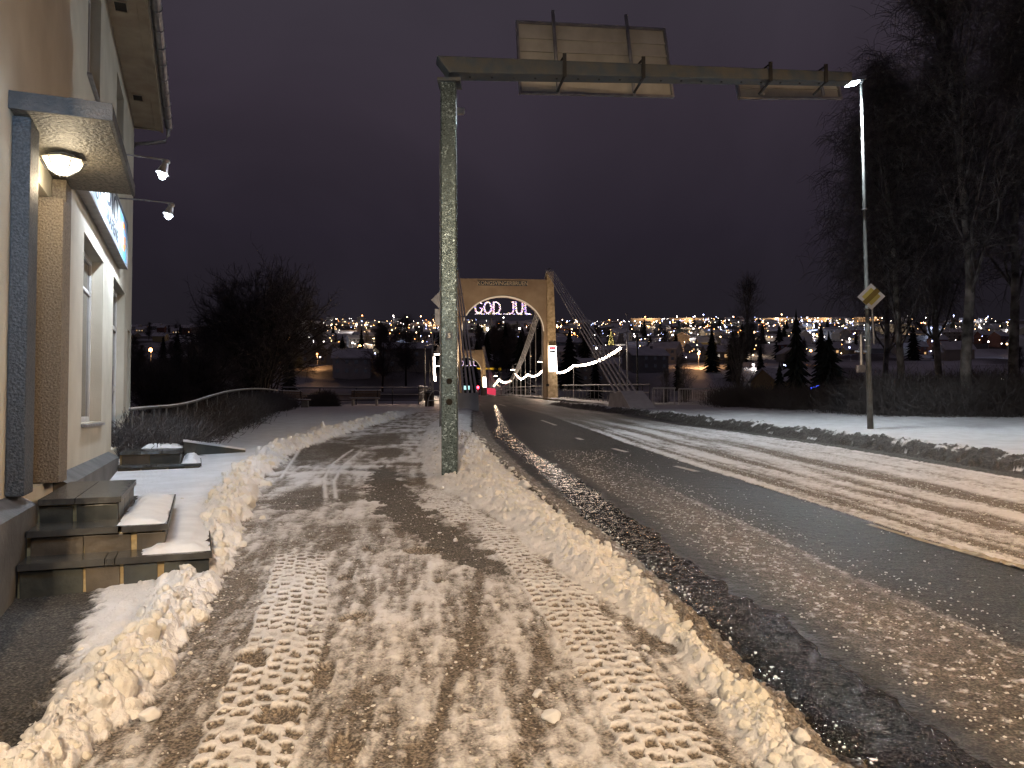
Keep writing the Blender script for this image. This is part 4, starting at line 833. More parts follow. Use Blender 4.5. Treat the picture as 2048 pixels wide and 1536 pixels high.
def tower(yc, rzv, lit_name):
    z0 = float(g(yc))-.3; t = empty('tower', (rx(-.85, yc), yc, z0), math.radians(-rzv)*-1); t.parent = brg
    H = 11.2+.3; hw_in = 3.72; yd = .42
    # cross panel with the arch: x,z polygon pieces (built as strips)
    N = 28; sp = 6.15+.3; R_ = hw_in; zt = H-.30; topz = sp+3.95
    # arch is a slightly flattened ellipse
    ah = 3.15; m = MB()
    for i in range(N):
        a0, a1 = PI*i/N, PI*(i+1)/N; xa, za = hw_in*math.cos(a0), sp+ah*math.sin(a0); xb, zb = hw_in*math.cos(a1), sp+ah*math.sin(a1)
        m.hexa([(xa, -yd, za), (xb, -yd, zb), (xb, yd, zb), (xa, yd, za), (xa, -yd, zt), (xb, -yd, zt), (xb, yd, zt), (xa, yd, zt)])
    for s in (-1, 1): m.box((s*hw_in if s > 0 else -4.02, -yd, 0), (4.02 if s > 0 else -hw_in, yd, zt))
    m.obj('arch_panel', 'tower', t)
    m = MB()
    for i in range(N*2):
        a0, a1 = PI*i/N/2, PI*(i+1)/N/2; q = []
        for rr in (1.0, .972):
            for yy in (-yd-.06, yd+.06): pass
        pts = [(hw_in*math.cos(a0)*.985, -yd-.07, sp+ah*math.sin(a0)*.975), (hw_in*math.cos(a1)*.985, -yd-.07, sp+ah*math.sin(a1)*.975), (hw_in*math.cos(a1)*.985, -yd-.003, sp+ah*math.sin(a1)*.975), (hw_in*math.cos(a0)*.985, -yd-.003, sp+ah*math.sin(a0)*.975)]
        pts += [(hw_in*math.cos(a0)*1.012, -yd-.07, sp+ah*math.sin(a0)*1.018), (hw_in*math.cos(a1)*1.012, -yd-.07, sp+ah*math.sin(a1)*1.018), (hw_in*math.cos(a1)*1.012, -yd-.003, sp+ah*math.sin(a1)*1.018), (hw_in*math.cos(a0)*1.012, -yd-.003, sp+ah*math.sin(a0)*1.018)]
        m.hexa(pts)
    m.obj('arch_rim', 'archrim', t)
    for s in (-1, 1):
        m = MB(); x0, x1 = s*4.03, s*4.62; b0_, b1_ = s*4.05, s*4.95
        lo, hi = sorted((x0, x1)); l2, h2_ = sorted((b0_, b1_))
        m.hexa([(l2, -.95, 0), (h2_, -.95, 0), (h2_, .9, 0), (l2, .9, 0), (lo, -.60, H+.42), (hi, -.60, H+.42), (hi, .6, H+.42), (lo, .6, H+.42)]); m.obj('leg', 'towerr', t)
        MB().tube([(s*4.3, -.55, H+.30), (s*4.3, -.2, H+.60), (s*4.3, .2, H+.60), (s*4.3, .55, H+.30)], [.10, .22, .22, .10], 10).obj('cable_saddle', 'zinc', t)
        zb0, zb1 = 2.75, 5.05
        pn = MB(); pn.hexa([(s*4.52-.34, -1.02, zb0), (s*4.52+.34, -1.02, zb0), (s*4.52+.34, -.93, zb0), (s*4.52-.34, -.93, zb0), (s*4.46-.32, -.98, zb1), (s*4.46+.32, -.98, zb1), (s*4.46+.32, -.80, zb1), (s*4.46-.32, -.80, zb1)]); po = pn.obj('light_panel', 'panel', t)
        MB().box((s*4.52-.34, -1.05, zb0-.06), (s*4.52+.34, -.90, zb0-.003)).obj('panel_frame', 'zinc', po)
        MB().box((s*4.46-.30, -1.0, zb1-.30), (s*4.46+.30, -.985, zb1-.05)).obj('red_field', 'pred', po)
        MB().box((s*4.46-.27, -1.006, zb1-.58), (s*4.46+.27, -.99, zb1-.36)).obj('black_field', 'ink', po)
        MB().box((s*4.47-.26, -1.010, zb1-.76), (s*4.47+.26, -.995, zb1-.66)).obj('black_field', 'ink', po)
        cr = MB(); n0 = len(cr.v); cr.box((s*4.45-.32, -.97, zb1+.02), (s*4.45+.32, -.93, zb1+.30))
        for k in range(6): xk = s*4.45-.30+.12*k; cr.hexa([(xk-.055, -.97, zb1+.302), (xk+.055, -.97, zb1+.302), (xk+.055, -.93, zb1+.302), (xk-.055, -.93, zb1+.302), (xk-.008, -.955, zb1+.52), (xk+.008, -.955, zb1+.52), (xk+.008, -.945, zb1+.52), (xk-.008, -.945, zb1+.52)])
        cr.obj('crown', 'crown', po)
    nb = MB().box((-2.25, -yd-.05, zt-.62), (2.25, -yd-.004, zt-.20)).obj('name_panel', 'ink', t)
    me = text_mesh('KONGSVINGERBRUEN', .50, .01, .006, .92); me.materials.append(M['tower_letters']); o = link('lettering', me, nb); o.location = (0, -yd-.075, zt-.41); o.rotation_euler = (PI/2, 0, 0)
    return t, z0
M['archrim'] = mat('arch_rim_glow', (.80, .74, .64), .5, emit=(1, .85, .65), es=.22); M['crown'] = mat('crown_metal', (.12, .09, .05), .5, .4); M['pred'] = mat('panel_red', (.5, .02, .06), .5, emit=(1, .08, .16), es=.55)  # the arch rim is no lamp; its lit look is put in as emission
M['tower_letters'] = mat('bronze_letters', (.62, .52, .38), .5)
tw1, tz1 = tower(70, 5.4, 'a'); tw2, tz2 = tower(174, 5.4, 'b')
# cables: main span, backstays, hangers
TZ1 = tz1+12.0; TZ2 = tz2+12.0
def cable_z(y):
    u = (y-70)/(174-70); lo = 5.0; a_ = TZ1*(1-u)+TZ2*u; sag = (TZ1+TZ2)/2-5.35; return a_-4*sag*u*(1-u)
for off in (3.45, -5.15):
    for dx in (-.24, -.08, .08, .24):
        MB().tube([(rx(off, y)+dx, y, cable_z(y)) for y in np.linspace(70, 174, 41)], .055, 5).obj('main_cable', 'cable', brg)
    for y in np.arange(75.2, 170, 4.9):
        MB().tube([(rx(off, y), y, g(y)), (rx(off, y), y, cable_z(y))], .035, 5).obj('hanger', 'cable', brg)
# backstays into the two anchor blocks
for s, xo, ends in ((1, 3.45, [(5.35, 39.6), (5.55, 39.2), (5.75, 38.8), (5.95, 38.5), (6.20, 38.3)]), (-1, -5.15, [(-2.75, 39.8), (-2.5, 39.4), (-2.25, 39.1), (-2.0, 38.8), (-1.78, 38.5)])):
    for k, (xe_, ye_) in enumerate(ends):
        zt_ = float(g(38.5))+.80
        MB().tube([(rx(xo, 70)-.3+.15*k, 69.6, TZ1), (xe_, ye_, zt_)], .055, 6).obj('backstay_cable', 'cable', brg)
    for f in (.30, .52):
        q = MB(); a_ = Vector((rx(xo, 70)-.3, 69.6, TZ1)).lerp(Vector((ends[0][0], ends[0][1], float(g(38.5))+.8)), f); b_ = Vector((rx(xo, 70)+.3, 69.6, TZ1)).lerp(Vector((ends[4][0], ends[4][1], float(g(38.5))+.8)), f)
        q.tube([a_+Vector((-.1, 0, .0)), b_+Vector((.1, 0, .0))], .04, 6); q.obj('cable_clamp', 'black', brg)
def anchor(name, p, label):   # p: 8 corners
    r = empty(name, p[0], 0, label, 'anchor block'); MB().hexa([Vector(q)-Vector(p[0]) for q in p]).obj('body', 'anchorc', r, bevel=.04)
    return r
M['anchorc'] = mat('anchor_concrete', (.56, .55, .55), .85, nscale=1.8, col2=(.44, .43, .43), bump=.5, bscale=12)
zb = float(g(38))-.2; zt = float(g(38.5))+.86
anchor('cable_anchor_block', [(5.75, 36.4, zb-.1), (7.05, 36.4, zb-.1), (6.9, 41.0, zb), (5.05, 41.0, zb), (5.45, 38.6, zt), (6.55, 38.5, zt), (6.4, 40.6, zt), (5.15, 40.6, zt)], 'right concrete anchor block with a sloping snowy front, cables running into its top')
ab = [o for o in bpy.data.objects if o.name.startswith('cable_anchor_block')][0]; o0 = Vector((5.75, 36.4, zb-.1)); fr_ = [Vector(q)-o0 for q in ((5.75, 36.4, zb-.1), (7.05, 36.4, zb-.1), (6.55, 38.5, zt), (5.45, 38.6, zt))]; nn = (fr_[1]-fr_[0]).cross(fr_[3]-fr_[0]).normalized()
MB().hexa([p_+nn*.004 for p_ in fr_]+[p_+nn*.05 for p_ in fr_]).obj('snow_cover', 'snow', ab, bevel=.02)
anchor('cable_anchor_block', [(-3.15, 36.4, zb-.1), (-1.55, 36.4, zb-.1), (-1.85, 41.0, zb), (-3.45, 41.0, zb), (-3.1, 36.8, zt-.08), (-1.60, 36.8, zt-.08), (-1.9, 40.6, zt-.08), (-3.4, 40.6, zt-.08)], 'left grey concrete anchor block close behind the gantry post')
# railings: top and middle rails, every baluster its own part
def railing(name, pts, label, hgt=1.05, every=1.0, rails=(1.0, .62, .08), balu=0, snow=True, matn='rail', group=None, rr=.03, arch=False):
    r = empty(name, pts[0], 0, label, 'railing', group); o = Vector(pts[0]); P_ = [Vector(p)-o for p in pts]
    for f in rails: MB().tube([p+Vector((0, 0, hgt*f)) for p in P_], rr*(1.0 if f > .9 else .7), 6).obj('rail', matn, r)
    if snow:
        MB().tube([p+Vector((0, 0, hgt+rr)) for p in P_], rr*.9, 6).obj('rail_snow', 'snow', r)
        if len(rails) > 1: MB().tube([p+Vector((0, 0, hgt*rails[1]+rr*.75)) for p in P_], rr*.6, 6).obj('rail_snow', 'snow', r)
    L = [0]
    for a_, b_ in zip(P_[:-1], P_[1:]): L.append(L[-1]+(b_-a_).length)
    def at_(d):
        i = min(max(np.searchsorted(L, d)-1, 0), len(P_)-2); t = (d-L[i])/(L[i+1]-L[i]); return P_[i].lerp(P_[i+1], t)
    pm = None
    for d in np.arange(0, L[-1]+.01, every):
        if pm is None: pm = MB().tube([(0, 0, -.15), (0, 0, hgt)], .03 if not balu else .032, 6).mesh('post', [matn])
        q = link('post', pm, r); q.location = at_(d)
    if balu:
        bmh = MB().tube([(0, 0, hgt*.08), (0, 0, hgt*.98)], .011, 5).mesh('baluster', [matn])
        for d in np.arange(balu/2, L[-1], balu): q = link('baluster', bmh, r); q.location = at_(d)
    return r
def rp(off, y, dz=0.0): return (rx(off, y), y, float(g(y))+dz)
railing('bridge_railing', [rp(4.45, y, .1) for y in np.linspace(40.5, 69.0, 12)], 'snow-topped railing between the right anchor block and the first bridge tower', 1.1, 1.45)
railing('bridge_railing', [rp(4.45, y, .1) for y in np.linspace(71.2, 172, 24)], 'long snow-topped railing of the main span, right side beyond the tower', 1.1, 2.4)
railing('bridge_railing', [rp(-7.9, y, .05) for y in np.linspace(47.5, 172, 24)], 'railing on the left edge of the bridge footway', 1.1, 2.4)
railing('steel_railing', [tuple(G(1306, 812)), tuple(G(1352, 812))], 'short grey tubular barrier next to the right anchor block', 1.0, .6, (1.0, .1), .18, True, 'white')
railing('steel_railing', [tuple(G(1358, 811)), tuple(G(1440, 810))], 'longer grey tubular barrier in front of the bare young tree', .95, .9, (1.0, .1), .16, True, 'white')
# black park railing behind the benches
pk = [G(566, 812), G(640, 811), G(720, 810), G(800, 810), G(862, 810)]
pk = [(P(px, 800, 47.0+.3*i).x, 47.0+.3*i, float(g(47.0))-.02) for i, px in enumerate((566, 640, 720, 800, 862))]
railing('park_railing', pk, 'black three-bar railing at the river end of the plaza', 1.12, 2.2, (1.0, .62, .30), 0, True, 'black', rr=.035)
hr = [P(259.5, 820, 14.0), P(300, 816, 15.6), P(348, 812, 17.5), P(386.5, 804, 19.6), P(428, 791, 22.2), P(469, 781.5, 26.2), P(520, 778, 34), P(561, 781.6, 42)]
r = empty('hand_railing', hr[0], 0, 'snow-covered handrail curving along the dark hedge on the left', 'railing'); o = hr[0]
def smooth_pts(pts, n=6):
    out = []
    for i in range(len(pts)-1):
        p0, p1, p2, p3 = pts[max(i-1, 0)], pts[i], pts[i+1], pts[min(i+2, len(pts)-1)]
        for k in range(n):
            t = k/n; out.append(.5*((2*p1)+(p2-p0)*t+(2*p0-5*p1+4*p2-p3)*t*t+(3*p1-p0-3*p2+p3)*t**3))
    return out+[pts[-1]]
hs = [p-o for p in smooth_pts(hr)]
MB().tube(hs, .026, 6).obj('rail', 'rail', r); MB().tube([p+Vector((0, 0, .028)) for p in hs], .020, 6).obj('rail_snow', 'snow', r)
for k in range(1, len(hs), 3): MB().tube([hs[k], hs[k]-Vector((0, 0, 1.1))], .022, 6).obj('post', 'rail', r)

# ------------------------------------------------------------------ lamps and garlands on the bridge
def bell_lamp(y, off, lit, label, side=-1):
    b = Vector(rp(off, y, .1)); r = empty('bell_lamp', b, 0, label, 'street lamp', 'bell-shaped lamps on the bridge'); h = 4.15
    MB().tube([(0, 0, 0), (0, 0, h)], [.06, .04], 8).obj('pole', 'black', r); MB().tube([(0, 0, h-.02), (side*.5, 0, h+.10), (side*.98, 0, h)], .025, 6).obj('arm', 'zinc', r)
    MB().tube([(side*1.0, 0, h+.02), (side*1.0, 0, h-.12), (side*1.0, 0, h-.22), (side*1.0, 0, h-.50), (side*1.0, 0, h-.66)], [.05, .07, .14, .24, .32], 14, cap=False).obj('bell_shade', 'bellm', r)
    MB().tube([(side*1.0, 0, h-.64), (side*1.0, 0, h-.70)], [.30, .30], 14).obj('lens', 'bulb' if lit else 'whitelens', r)
    if lit: light('bell_lamp_light', 'POINT', b+Vector((side*1.0, 0, h-.95)), lit, (1, .66, .38), size=.2)
    return r
M['bellm'] = mat('bell_shade_metal', (.36, .34, .31), .5, .3); M['whitelens'] = mat('glowing_opal_lens', (.8, .8, .78), .4, emit=(1, .9, .8), es=.35)  # lens of the unlit bell lamp is given a faint glow of its own
bell_lamp(45.3, 5.05, 0, 'large unlit bell-shaped lamp in front of the backstay cables')
bell_lamp(76, 4.45, 130, 'lit bell lamp hanging just left of the near tower leg'); bell_lamp(105, 4.45, 130, 'lit bell lamp over the middle of the bridge span'); bell_lamp(137, 4.45, 130, 'smallest lit bell lamp near the far tower')
bell_lamp(58, -7.7, 300, 'bell lamp over the left footway behind the gantry post', 1); bell_lamp(88, -7.7, 300, 'second bell lamp over the left footway', 1)
bell_lamp(60, -4.4-.6, 0, 'unlit bell lamp left of the near tower', 1) if False else None
bm1 = MB().ball((0, 0, 0), .085, seg=8, rings=6).mesh('bulb', ['bulb'], True); bm2 = MB().ball((0, 0, 0), .17, seg=6, rings=4).mesh('bulb', ['bulbfar'], True)
def garland(nodes, sags, label, spacing=.55, far=False):
    r = empty('light_garland', nodes[0], 0, label, 'string lights', 'garlands of white bulbs along the bridge'); o = nodes[0]; pts = []
    for a_, b_, s_ in zip(nodes[:-1], nodes[1:], sags):
        n = max(3, int((b_-a_).length/spacing))
        for k in range(n): t = k/n; q = a_.lerp(b_, t); q = Vector(q); q.z -= 4*s_*t*(1-t); pts.append(q-o)
    pts.append(nodes[-1]-o); MB().tube([p+Vector((0, 0, .09)) for p in pts], .010, 4).obj('wire', 'black', r)
    for p in pts: q = link('bulb', bm2 if far else bm1, r); q.location = p
    return r
def railP(px, py): y = 11.05/(((px-1024)/1539)+.095); return P(px, py, y)
garland([railP(1240, 697), railP(1147, 731)], [.32], 'garland of round white bulbs rising to the right through the backstay cables', .60)
garland([railP(1147, 731), railP(1109, 743)], [.30], 'short garland of white bulbs ending right of the near tower leg', .45)
garland([railP(1087, 739), railP(1056, 748.6), railP(1042, 759), railP(1031, 748)], [.45, .05, .05], 'zigzag garland of white bulbs just beyond the near tower', .40)
garland([railP(1021, 761.7), railP(998, 759), railP(988, 772)], [.40, .02], 'far garland of white bulbs toward the second tower', .6, True)
garland([Vector(rp(-7.0, 52, 3.1)), Vector(rp(-7.05, 72, 2.3))], [.35], 'garland of white bulbs seen end-on behind the gantry post', .45)
garland([Vector(rp(-7.05, 72, 2.3)), Vector(rp(-7.1, 100, 2.5))], [.5], 'second garland of white bulbs along the left footway', .6)
for px, py in ((1240, 697), (1147, 731), (1056, 748.6), (1031, 748)):
    p = railP(px, py); r = empty('garland_pole', (p.x, p.y, float(g(p.y))+.1), 0, {1240: 'dark pole carrying the right end of the string lights', 1147: 'slim pale pole under the dip between two garlands', 1056: 'thin garland pole beyond the tower, the nearer one', 1031: 'thin garland pole beyond the tower, the farther one'}[px], 'pole'); MB().tube([(0, 0, 0), (0, 0, p.z-float(g(p.y))-.05)], .035, 6).obj('pole_shaft', 'zinc', r)
for px, py, w_ in ((1190, 712, 30), (1065, 748, 30)):
    light('garland_light', 'POINT', railP(px, py)+Vector((-.15, 0, -.3)), w_, (1, .78, .60), size=.3)
light('garland_light', 'POINT', Vector(rp(-7.6, 60, 3.0)), 170, (1, .72, .50), size=.3); light('garland_light', 'POINT', Vector(rp(-6.6, 50, 3.2)), 120, (1, .60, .42), size=.3)
# tower flood lights at their feet
for yc in (70, 174):
    for off in (3.35, -5.0):
        e_ = 1250 if yc == 70 else 2200
        light('tower_flood_light', 'SPOT', (rx(off, yc)*1.0-.45*(1 if off > 0 else -1), yc-7.0, float(g(yc))+1.2), e_, (1, .72, .45), size=.15, spot=70, blend=.7, target=(rx(off*.75-.2, yc), yc, float(g(yc))+8.5))
        fl = empty('flood_light', (rx(off, yc)*1.0-.45*(1 if off > 0 else -1), yc-7.3, float(g(yc))+.9), 0, 'small floodlight on the kerb aimed at the %s tower, %s side' % ('near' if yc == 70 else 'far', 'right' if off > 0 else 'left'), 'floodlight'); MB().box((-.12, -.06, 0), (.12, .06, .2)).obj('housing', 'black', fl)

# GOD JUL letters made of small coloured bulbs
GL = {'G': [(.95, .82, .6, 1.0, .18, .82), ], }
def glyph(ch):
    S = {'G': [[(.85, .85), (.55, 1), (.2, .88), (.02, .55), (.12, .18), (.5, 0), (.85, .14), (.92, .45), (.55, .45)]],
         'O': [[(.5, 1), (.15, .85), (0, .5), (.15, .14), (.5, 0), (.85, .14), (1, .5), (.85, .85), (.5, 1)]],
         'D': [[(.08, .02), (.10, .98), (.5, .98), (.88, .78), (.95, .42), (.72, .08), (.35, .0), (.08, .02)]],
         'J': [[(.85, 1), (.85, .3), (.7, .04), (.35, 0), (-.1, .05)], [(.60, 1), (1.0, 1)]],
         'U': [[(.05, 1), (.05, .35), (.22, .05), (.5, 0), (.78, .05), (.92, .35), (.92, 1)]],
         'L': [[(.1, 1), (.12, .5), (.15, .05), (.55, .0), (.95, -.12)]]}
    return S[ch]
def god_jul(yc, label, scale):
    c = P(1005, 616, yc) if yc < 100 else Vector((rx(-.85, yc), yc-.1, float(g(yc))+7.9)); r = empty('greeting_lights', c, math.radians(5.4), label, 'light sign', 'bulb letters in the bridge arches')
    adv = .82; x = -2.52; H_ = 1.05
    for ch in 'GOD JUL':
        if ch == ' ': x += .62; continue
        w_ = .70 if ch != 'J' else .52; m = MB()
        for st in glyph(ch):
            for (xa, za), (xb, zb) in zip(st[:-1], st[1:]):
                d = math.hypot((xb-xa)*w_, (zb-za)*H_); n = max(2, int(d/.065))
                for k in range(n):
                    t = k/n
                    for off_ in (-.045, .045): m.ball(((x+(xa+(xb-xa)*t)*w_)+off_+random.uniform(-.02, .02), random.uniform(-.02, .02), (za+(zb-za)*t)*H_-.5+random.uniform(-.03, .03)), .024, random.choice((0, 0, 1, 1, 1, 2, 3)), 5, 3)
        m.obj('letter', ['gpink', 'gwhite', 'gyel', 'gblue'], r); x += w_+.12
    m = MB()
    for k in range(90): t = random.random(); m.ball((-2.6+5.2*t, 0, -.53-.05*random.random()), .022, random.choice((1, 1, 3, 2)), 5, 3)
    m.obj('base_garland', ['gpink', 'gwhite', 'gyel', 'gblue'], r)
    MB().tube([(-3.7, 0, -.56), (3.7, 0, -.56)], .012, 4).obj('wire', 'black', r)
    return r
god_jul(70.2, 'lettering GOD JUL made of pink and white bulbs hanging in the near arch', 1); god_jul(174.0, 'far bulb lettering glimpsed in the second bridge arch', 1)

# ------------------------------------------------------------------ plaza furniture
def bench(loc, rz, label, w=1.8):
    r = empty('park_bench', loc, rz, label, 'bench', 'wooden benches on the plaza')
    for k in range(3): MB().box((-w/2, -.28+.165*k, .42), (w/2, -.13+.165*k, .46)).obj('seat_plank', 'wood', r, bevel=.006)
    for k in range(3): 
        z = .56+.13*k; y = .25+.03*k; MB().hexa([(-w/2, y, z), (w/2, y, z), (w/2, y+.035, z), (-w/2, y+.035, z), (-w/2, y+.025, z+.11), (w/2, y+.025, z+.11), (w/2, y+.06, z+.11), (-w/2, y+.06, z+.11)]).obj('back_plank', 'wood', r, bevel=.005)
    for s in (-1, 1): MB().hexa([(s*w*.40-.05, -.26, -.1), (s*w*.40+.05, -.26, -.1), (s*w*.40+.05, .24, -.1), (s*w*.40-.05, .24, -.1), (s*w*.40-.05, -.22, .415), (s*w*.40+.05, -.22, .415), (s*w*.40+.05, .20, .415), (s*w*.40-.05, .20, .415)]).obj('leg', 'concrete', r, bevel=.01)
    for s in (-1, 1): MB().hexa([(s*w*.40-.025, .20, .42), (s*w*.40+.025, .20, .42), (s*w*.40+.025, .245, .42), (s*w*.40-.025, .245, .42), (s*w*.40-.025, .28, .95), (s*w*.40+.025, .28, .95), (s*w*.40+.025, .31, .95), (s*w*.40-.025, .31, .95)]).obj('back_strut', 'black', r)
    MB().box((-w/2, -.28, .463), (w/2, .20, .50)).obj('seat_snow', 'snow', r, bevel=.015); MB().hexa([(-w/2, .30, .93), (w/2, .30, .93), (w/2, .38, .93), (-w/2, .38, .93), (-w/2, .31, .965), (w/2, .31, .965), (w/2, .37, .965), (-w/2, .37, .965)]).obj('back_snow', 'snow', r)
    return r
p = P(592, 812, 41.5); bench((p.x, p.y, float(g(41.5))), math.radians(68), 'snowy bench turned sideways at the end of the dark hedge', 1.9)
p = P(730, 800, 45.6); bench((p.x, 45.6, float(g(45.6))), 0, 'snowy bench facing the camera in front of the black railing', 1.75)
p = P(859, 805, 42.5); r = empty('litter_bin', (p.x, p.y, float(g(42.5))), 0, 'dark cylindrical litter bin beside the white flagpole', 'litter bin')
MB().tube([(0, 0, 0), (0, 0, .78)], .22, 14).obj('body', 'black', r, smooth=False); MB().tube([(0, 0, .781), (0, 0, .85), (0, 0, .92)], [.235, .235, .12], 14).obj('lid', 'rail', r); MB().tube([(0, 0, .921), (0, 0, .95)], [.15, .06], 12).obj('lid_snow', 'snow', r)
for k in range(8): t = 2*PI*k/8; MB().box((.225*math.cos(t)-.02, .225*math.sin(t)-.02, .05), (.225*math.cos(t)+.02, .225*math.sin(t)+.02, .74)).obj('slat', 'wood', r)
def flagpole(px, pyb, pyt, y, label):
    b = P(px, pyb, y); t = P(px, pyt, y); r = empty('flagpole', (b.x, y, float(g(y))-.1 if y < 60 else b.z), 0, label, 'flagpole'); h = t.z-r.location.z
    MB().tube([(0, 0, 0), (0, 0, h)], [.06, .035], 8).obj('pole', 'white', r, smooth=True); MB().ball((0, 0, h+.05), .08).obj('finial', 'zinc', r); MB().tube([(0, 0, 0), (0, 0, .5)], .1, 8).obj('foot', 'zinc', r)
flagpole(865, 815, 632, 42.8, 'white flagpole beside the litter bin, left of the gantry post'); flagpole(1255, 790, 630, 47, 'white flagpole behind the right anchor block')
p = G(872, 816); r = empty('hoop_barrier', p, 0, 'white arched steel hoop at the entrance of the bridge footway', 'barrier')
MB().tube([(.45*math.cos(t)*-1, 0, .1+.85*math.sin(t) if 0 < t < PI else -.05) for t in np.linspace(0, PI, 13)], .025, 8).obj('hoop', 'white', r)
MB().tube([(-.38, 0, .4), (.38, 0, .4)], .02, 8).obj('crossbar', 'white', r)
# red signal past the bridge, and lit things near it
p = P(956, 775, 150); r = empty('traffic_signal', (p.x, p.y, float(g(150))), 0, 'traffic signal glowing red at the far end of the bridge', 'traffic light'); h = p.z-float(g(150))
MB().tube([(0, 0, 0), (0, 0, h-.5)], .06, 8).obj('pole', 'black', r); MB().box((-.18, -.1, h-.5), (.18, .12, h+.45)).obj('head', 'black', r, bevel=.03); MB().ball((0, -.12, h+.02), .24, sc=(1, .4, 1)).obj('red_lamp', 'lred', r); light('signal_light', 'POINT', p+Vector((0, -.8, 0)), 380, (1, .06, .10), size=.2)
for k, (px, w_) in enumerate(((930.5, .5), (937, .4))):
    p = P(px, 775.5, 140); r = empty('lit_display', p, 0, ('broader' if k == 0 else 'narrower')+' pale cyan lit display behind the left bridge cables', 'display'); MB().box((-w_/2, 0, -.35), (w_/2, .06, .35)).obj('screen', 'cyan', r); MB().box((-w_/2-.04, .061, -2.2), (w_/2+.04, .12, .4)).obj('housing', 'black', r)
for k in range(5):
    p = P(976+3.4*k, 782+.4*k, 150-3*k); r = empty('banner', (p.x, p.y, p.z-.6), 0, 'red banner panel with painted-in glow on the far bridge railing', 'banner', 'red banners on the far railing'); MB().box((-.16, 0, 0), (.16, .03, 1.2)).obj('cloth', 'pred', r)  # cloth glows by its material instead of being lit

def zone(px, y):
    rows_ = 'low on the far slope' if y < 380 else ('halfway up the far slope' if y < 800 else 'near the crest')
    for lim, nm in ((430, 'close to the shop corner'), (560, 'behind the left thicket'), (670, 'behind the round tree'), (760, 'over the facing bench'), (862, 'left of the flagpole by the bin'), (925, 'by the gantry post'), (1000, 'left inside the near arch'), (1090, 'right inside the near arch'), (1180, 'right of the near tower'), (1255, 'behind the backstay cables'), (1330, 'right of the right flagpole'), (1420, 'left of the young tree'), (1510, 'behind the young tree'), (1580, 'left of the pointed spruce'), (1640, 'right of the pointed spruce'), (1740, 'left of the lamp pole'), (1820, 'right of the lamp pole'), (1920, 'between the birch trunks')):
        if px < lim: return rows_+', '+nm
    return rows_+', right of the thick birch trunk'

# ------------------------------------------------------------------ trees
def tree_arrays(seed, H, levels, spread, up, droop, ntw, trunk_frac=.95, tw_len=.9, rad=.16, wid=1.0, multi=1, low=.18):
    rs = np.random.default_rng(seed); T0 = [];  T1 = []; TR0 = []; TR1 = []; C0 = []; C1 = []; CR0 = []; CR1 = []
    def unit(v): return v/(np.linalg.norm(v)+1e-9)
    def branch(p, d, L, r, lev, tr=False):
        n = 7 if lev == 0 else (5 if lev == 1 else 4); pts = [p.copy()]; dd = d.copy(); q = p.copy()
        for i in range(n):
            wob = rs.normal(size=3)*(.05 if lev == 0 else .16); dd = unit(dd+wob+np.array([0, 0, (up if lev == 1 else (.10 if lev == 0 else -droop*.4))])*.22); q2 = q+dd*L/n
            r0 = r*(1-.80*i/n); r1 = r*(1-.80*(i+1)/n)
            (T0 if lev == 0 else C0).append(q); (T1 if lev == 0 else C1).append(q2); (TR0 if lev == 0 else CR0).append(r0); (TR1 if lev == 0 else CR1).append(r1); q = q2; pts.append(q.copy())
        if lev >= levels:
            return
        if lev == 0: nb = int(ntw[0])
        else: nb = int(ntw[min(lev, len(ntw)-1)])
        for k in range(nb):
            t = rs.uniform(low if lev == 0 else .15, 1.0)**(.9); i = min(int(t*n), n-1); f = t*n-i; b = pts[i]*(1-f)+pts[i+1]*f
            if lev == 0:
                az = rs.uniform(0, 6.283); el = up*.9+rs.normal()*.15; nd = np.array([math.cos(az)*wid, math.sin(az)*wid, el]); ln = spread*L*(1.02-t*.80)*rs.uniform(.65, 1.1)
            else:
                nd = unit(dd)*.5+rs.normal(size=3)*.75; nd[2] += .15*up-.25*droop*(lev >= 2); ln = L*rs.uniform(.38, .66)
            branch(b, unit(nd), ln, r*(.38 if lev == 0 else .5)*(1-.5*t), lev+1)
    for m_ in range(multi):
        d0 = np.array([0, 0, 1.0]) if multi == 1 else unit(np.array([rs.normal()*.35, rs.normal()*.35, 1.0])); branch(np.array([rs.normal()*.1*(multi > 1), rs.normal()*.1*(multi > 1), -.3]), d0, H*trunk_frac, rad, 0)
    # twigs hang from all crown segments
    c0 = np.array(C0); c1 = np.array(C1); n = int(ntw[-1]*1000); k = rs.integers(0, len(c0), n); w = np.array(CR0); thin = np.flatnonzero(w < rad*.45); k = thin[rs.integers(0, len(thin), n)] if len(thin) else k
    t = rs.uniform(0, 1, (n, 1)); b = c0[k]*(1-t)+c1[k]*t; d = rs.normal(size=(n, 3))*.8 + (c1[k]-c0[k])/(np.linalg.norm(c1[k]-c0[k], axis=1, keepdims=True)+1e-6)*.7; d[:, 2] += .25*up-droop*.5
    d /= np.linalg.norm(d, axis=1, keepdims=True); ln = tw_len*rs.uniform(.4, 1.1, (n, 1)); m1 = b+d*ln*.5; d2 = d.copy(); d2[:, 2] -= droop*1.3; d2 /= np.linalg.norm(d2, axis=1, keepdims=True); m2 = m1+d2*ln*.6
    return (T0, T1, TR0, TR1), (C0, C1, CR0, CR1), (b, m1, m2)
